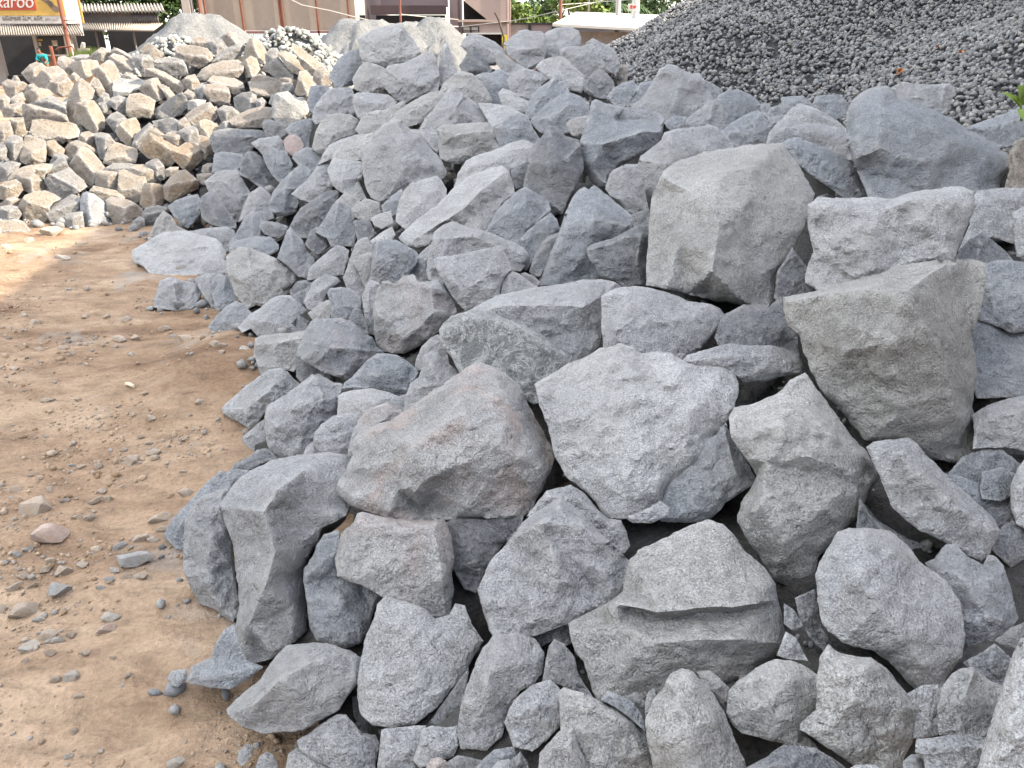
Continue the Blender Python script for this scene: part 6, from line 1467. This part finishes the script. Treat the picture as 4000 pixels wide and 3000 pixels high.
# grass tuft by the shop
x, z = xz(355, 210, 30.0)
M_GRASS = leaf_mat('grass_blades', [(.10, .16, .03), (.16, .22, .05), (.20, .24, .07), (.07, .12, .03)])
gt = np.random.RandomState(5); v = []; n = 900
for i in range(n):
    gx_ = x + gt.uniform(-.72, .72); gy_ = 30 + gt.uniform(-.5, .5); hh = gt.uniform(.25, .62) * (1 - .4 * abs(gx_ - x)); b_ = gt.uniform(-.12, .12); zz = z - .28
    v += [(gx_ - .014, gy_, zz), (gx_ + .014, gy_, zz), (gx_ + b_, gy_ + .05, zz + hh)]
m = MB(); m.box((x - .8, 29.4, 0), (x + .8, 30.6, z - .27)); bed = m.build('grass_bank', M_DIRT)
tag(bed, 'low earth bank carrying a tuft of grass by the shed', 'bank')
mesh_obj('grass_blades', v, np.arange(n * 3).reshape(-1, 3), M_GRASS, bed, False)
w_ = at_y(np.array([325.0]), np.array([178.0]), 31.0)[0]
o = bpy.data.objects.new('loose_stone', PEB[3]); COL.objects.link(o); o.location = w_; o.scale = (.13, .13, .26); o.color = PCOL['w'] + (1,)
tag(o, 'pale upright stone on the bank left of the grass tuft', 'stone')
m = MB(); m.box((w_[0] - .16, 30.85, 0), (w_[0] + .16, 31.15, w_[2] - .1)); tag(m.build('stone_post', M_CREAM), 'short pale post under the upright stone by the shed', 'post')
# leafy sprig at the right edge, and three fallen leaves on the gravel
def leaf_blade(mb, base, tip, width, up):
    base, tip, up = (np.array(q, float) for q in (base, tip, up)); d = tip - base; sd = np.cross(d, up); sd /= np.linalg.norm(sd); up = np.cross(sd, d); up /= np.linalg.norm(up)
    L = []; N = 8
    for i in range(N + 1):
        s = i / N; wv = width * math.sin(math.pi * min(s ** .75, 1)) + .001; c = base + d * s + up * .10 * np.linalg.norm(d) * math.sin(math.pi * s)
        L.append((c - sd * wv + up * wv * .3, c, c + sd * wv + up * wv * .3))
    vs = [q for r_ in L for q in r_]; fs = []
    for i in range(N):
        for j in (0, 1): fs.append((3 * i + j, 3 * i + j + 1, 3 * i + j + 4, 3 * i + j + 3))
    mb.add(vs, fs)
YL = 3.6
def pt(x, y, dy=0.0): a = at_y(np.array([float(x)]), np.array([float(y)]), YL + dy)[0]; return a
M_SPRIG = plain('fresh_leaf', (.20, .30, .055), 0.5, 0.15, 20)
root = pt(3985, 420)
spr = empty('leafy_plant', tuple(root), 'fresh green sprig of leaves at the right edge against the gravel', 'plant')
m = MB(); m.tube([pt(3990, 470, .1), pt(3988, 420), pt(3992, 350), pt(4010, 300)], .006, 6, .003); m.build('stem', M_SPRIG, spr)
for b_, t_, wd in (((3990, 395), (3975, 333), .026), ((3988, 418), (3912, 358), .013), ((3990, 415), (3950, 372), .012), ((3990, 410), (4030, 350), .022), ((3985, 425), (3990, 465), .02)):
    m = MB(); leaf_blade(m, pt(*b_), pt(*t_, -.03), wd, (0, -1, .4)); m.build('leaf', M_SPRIG, spr, smooth=True)
M_DRY = plain('dry_leaf', (.52, .20, .06), 0.7, 0.2, 20)
def on_gravel(px, py):
    r_ = rays(np.array([float(px)]), np.array([float(py)]))[0]; t_ = 5.0
    while t_ < 25:
        p_ = CAM + r_ * t_
        if p_[2] < float(gravel(np.array([p_[0]]), np.array([p_[1]]))[0]) + .05: break
        t_ += .03
    return CAM + r_ * (t_ - .03)
for x, y, lab in ((3512, 278, 'large orange dry leaf on the gravel above the flat-topped slab'), (3748, 203, 'small orange dry leaf high on the gravel'), (3660, 182, 'faded pinkish dry leaf high on the gravel')):
    c = on_gravel(x, y); m = MB(); s_ = .045 if x < 3600 else .03
    for an in (0.3, 1.5, 2.6, 4.2): leaf_blade(m, c, c + np.array([math.cos(an) * s_ * 1.5, -.03, math.sin(an) * s_]), s_ * .38, (0, -1, .6))
    tag(m.build('dry_leaf', M_DRY if x != 3660 else plain('faded_leaf', (.42, .27, .22), .8, .2, 20), smooth=True), lab, 'leaf')

# made-up buildings right of the yard, out of view, added to shade heap and gravel
M_SIDEW = plain('grey_plaster', (.42, .41, .40), 0.9, 0.1, 0.8)
def shade_building(P0, P1, height, deep, label):
    a, b = Vector(P0), Vector(P1); d = (b - a).normalized(); nrm = Vector((d.y, -d.x)) * deep
    q = [a, b, b + nrm, a + nrm]; w = MB()
    w.add([(p.x, p.y, 0) for p in q] + [(p.x, p.y, height) for p in q], [(3, 2, 1, 0), (4, 5, 6, 7), (0, 1, 5, 4), (1, 2, 6, 5), (2, 3, 7, 6), (3, 0, 4, 7)])
    r = empty('sun_blocker', (a.x, a.y, 0), label, 'sun-blocking building')
    w.build('wall', M_SIDEW, r)
    w = MB(); e = nrm.normalized() * .3; q2 = [a - d * .3 - e, b + d * .3 - e, b + d * .3 + nrm + e, a - d * .3 + nrm + e]
    w.add([(p.x, p.y, height + .003) for p in q2] + [(p.x, p.y, height + .2) for p in q2], [(3, 2, 1, 0), (4, 5, 6, 7), (0, 1, 5, 4), (1, 2, 6, 5), (2, 3, 7, 6), (3, 0, 4, 7)]); w.build('roof', M_SIDEW, r)
shade_building((9.4, -5.0), (6.8, 7.6), 6.44, 5.0, 'plain grey block added out of view at right to shade the grey heap')
shade_building((6.95, 7.75), (10.6, 14.2), 6.2, 4.0, 'second plain grey block added out of view at right to shade the gravel')  # extends the added blocker so no sun reaches the gravel
for i_, (x_, y_, z_, r_) in enumerate(((13.5, 17.5, 6.4, 2.2), (17.5, 18.5, 7.0, 2.6))):  # unseen trees, added as further sun blockers
    t_ = empty('tree', (x_, y_, 0), 'leafy tree added out of view at the right to block the sun', 'tree', 'unseen trees added to block the sun')
    rs_ = np.random.RandomState(60 + i_); cl_ = [(x_ + rs_.normal() * r_ * .5, y_ + rs_.normal() * r_ * .4, z_ + rs_.uniform(-.7, .7) * r_) for _ in range(16)]
    m = MB(); m.tube([(x_, y_, 0), (x_ + .15, y_, z_ * .5), (x_, y_, z_)], .2, 8, .09)
    for c_ in cl_[:9]: m.tube([(x_, y_, z_ * .55), ((x_ + c_[0]) / 2, (y_ + c_[1]) / 2, z_ * .8), c_], .07, 5, .02)
    m.build('trunk', M_BARK, t_); leaves('crown', cl_, rs_.uniform(.35, .55, 16) * r_, 3600, .17, M_LEAFD, t_, 70 + i_)
# ---------------------------------------------------------------- camera, light, sky
cam = bpy.data.cameras.new('camera'); co = bpy.data.objects.new('camera', cam); COL.objects.link(co)
co.location = CAM; co.rotation_euler = (math.pi / 2 - PITCH, 0, 0)
cam.sensor_fit = 'HORIZONTAL'; cam.angle = 2 * math.atan(2000 / F); cam.clip_end = 2000; cam.clip_start = 0.05
SC.camera = co
SUN_DIR = Vector((0.85, -0.08, 0.52)).normalized()          # towards the sun
sl = bpy.data.lights.new('sun', 'SUN'); sl.energy = 4.1; sl.angle = math.radians(0.5); sl.color = (1.0, 0.87, 0.70)
so = bpy.data.objects.new('sun', sl); COL.objects.link(so); so.rotation_euler = SUN_DIR.to_track_quat('Z', 'Y').to_euler()
w = bpy.data.worlds.new('World'); SC.world = w; w.use_nodes = True
wn = w.node_tree; bg = wn.nodes['Background']
sky = wn.nodes.new('ShaderNodeTexSky'); sky.sky_type = 'NISHITA'; sky.sun_disc = False
sky.sun_elevation = math.asin(SUN_DIR.z); sky.sun_rotation = math.atan2(SUN_DIR.x, SUN_DIR.y)
sky.dust_density = 2.5; sky.air_density = 1.0; sky.ozone_density = 1.0
K = NT(wn); tc = wn.nodes.new('ShaderNodeTexCoord')
mp = wn.nodes.new('ShaderNodeMapping'); mp.inputs['Scale'].default_value = (1.0, 1.0, 2.2); wn.links.new(tc.outputs['Generated'], mp.inputs[0])
cl = K.ramp(K.noise(mp.outputs[0], 2.3, 7, 0.6, 0.4), [(0.40, 0.0), (0.62, 1.0)])       # broken white cloud
sx_ = wn.nodes.new('ShaderNodeSeparateXYZ'); wn.links.new(tc.outputs['Generated'], sx_.inputs[0])
bank = K.ramp(K.math('MULTIPLY_ADD', sx_.outputs[0], -0.5, 0.5), [(0.30, 0.25), (0.75, 1.0)])       # cloud weighted to the left, added to brighten left-facing stone
full = K.mix(K.math('MULTIPLY', cl, bank), sky.outputs[0], (16.5, 16.4, 16.3))
# low sky dimmed except ahead, added so fronts stay darker than tops
low = K.ramp(sx_.outputs[2], [(0.50, 0.0), (0.86, 1.0)])
low.node.color_ramp.elements[0].position = 0.12; low.node.color_ramp.elements[1].position = 0.62
ahead = K.ramp(sx_.outputs[1], [(0.30, 0.0), (0.65, 1.0)])
lit = K.math('MAXIMUM', low, ahead)
wn.links.new(K.mix(1.0, full, K.ramp(lit, [(0.0, 0.16), (1.0, 1.0)]), 'MULTIPLY'), bg.inputs[0])
bg.inputs[1].default_value = 0.122
vs = SC.view_settings; SC.display_settings.display_device = 'sRGB'
vs.view_transform = 'Standard'; vs.look = 'None'; vs.gamma = 1.0; vs.exposure = 2.05
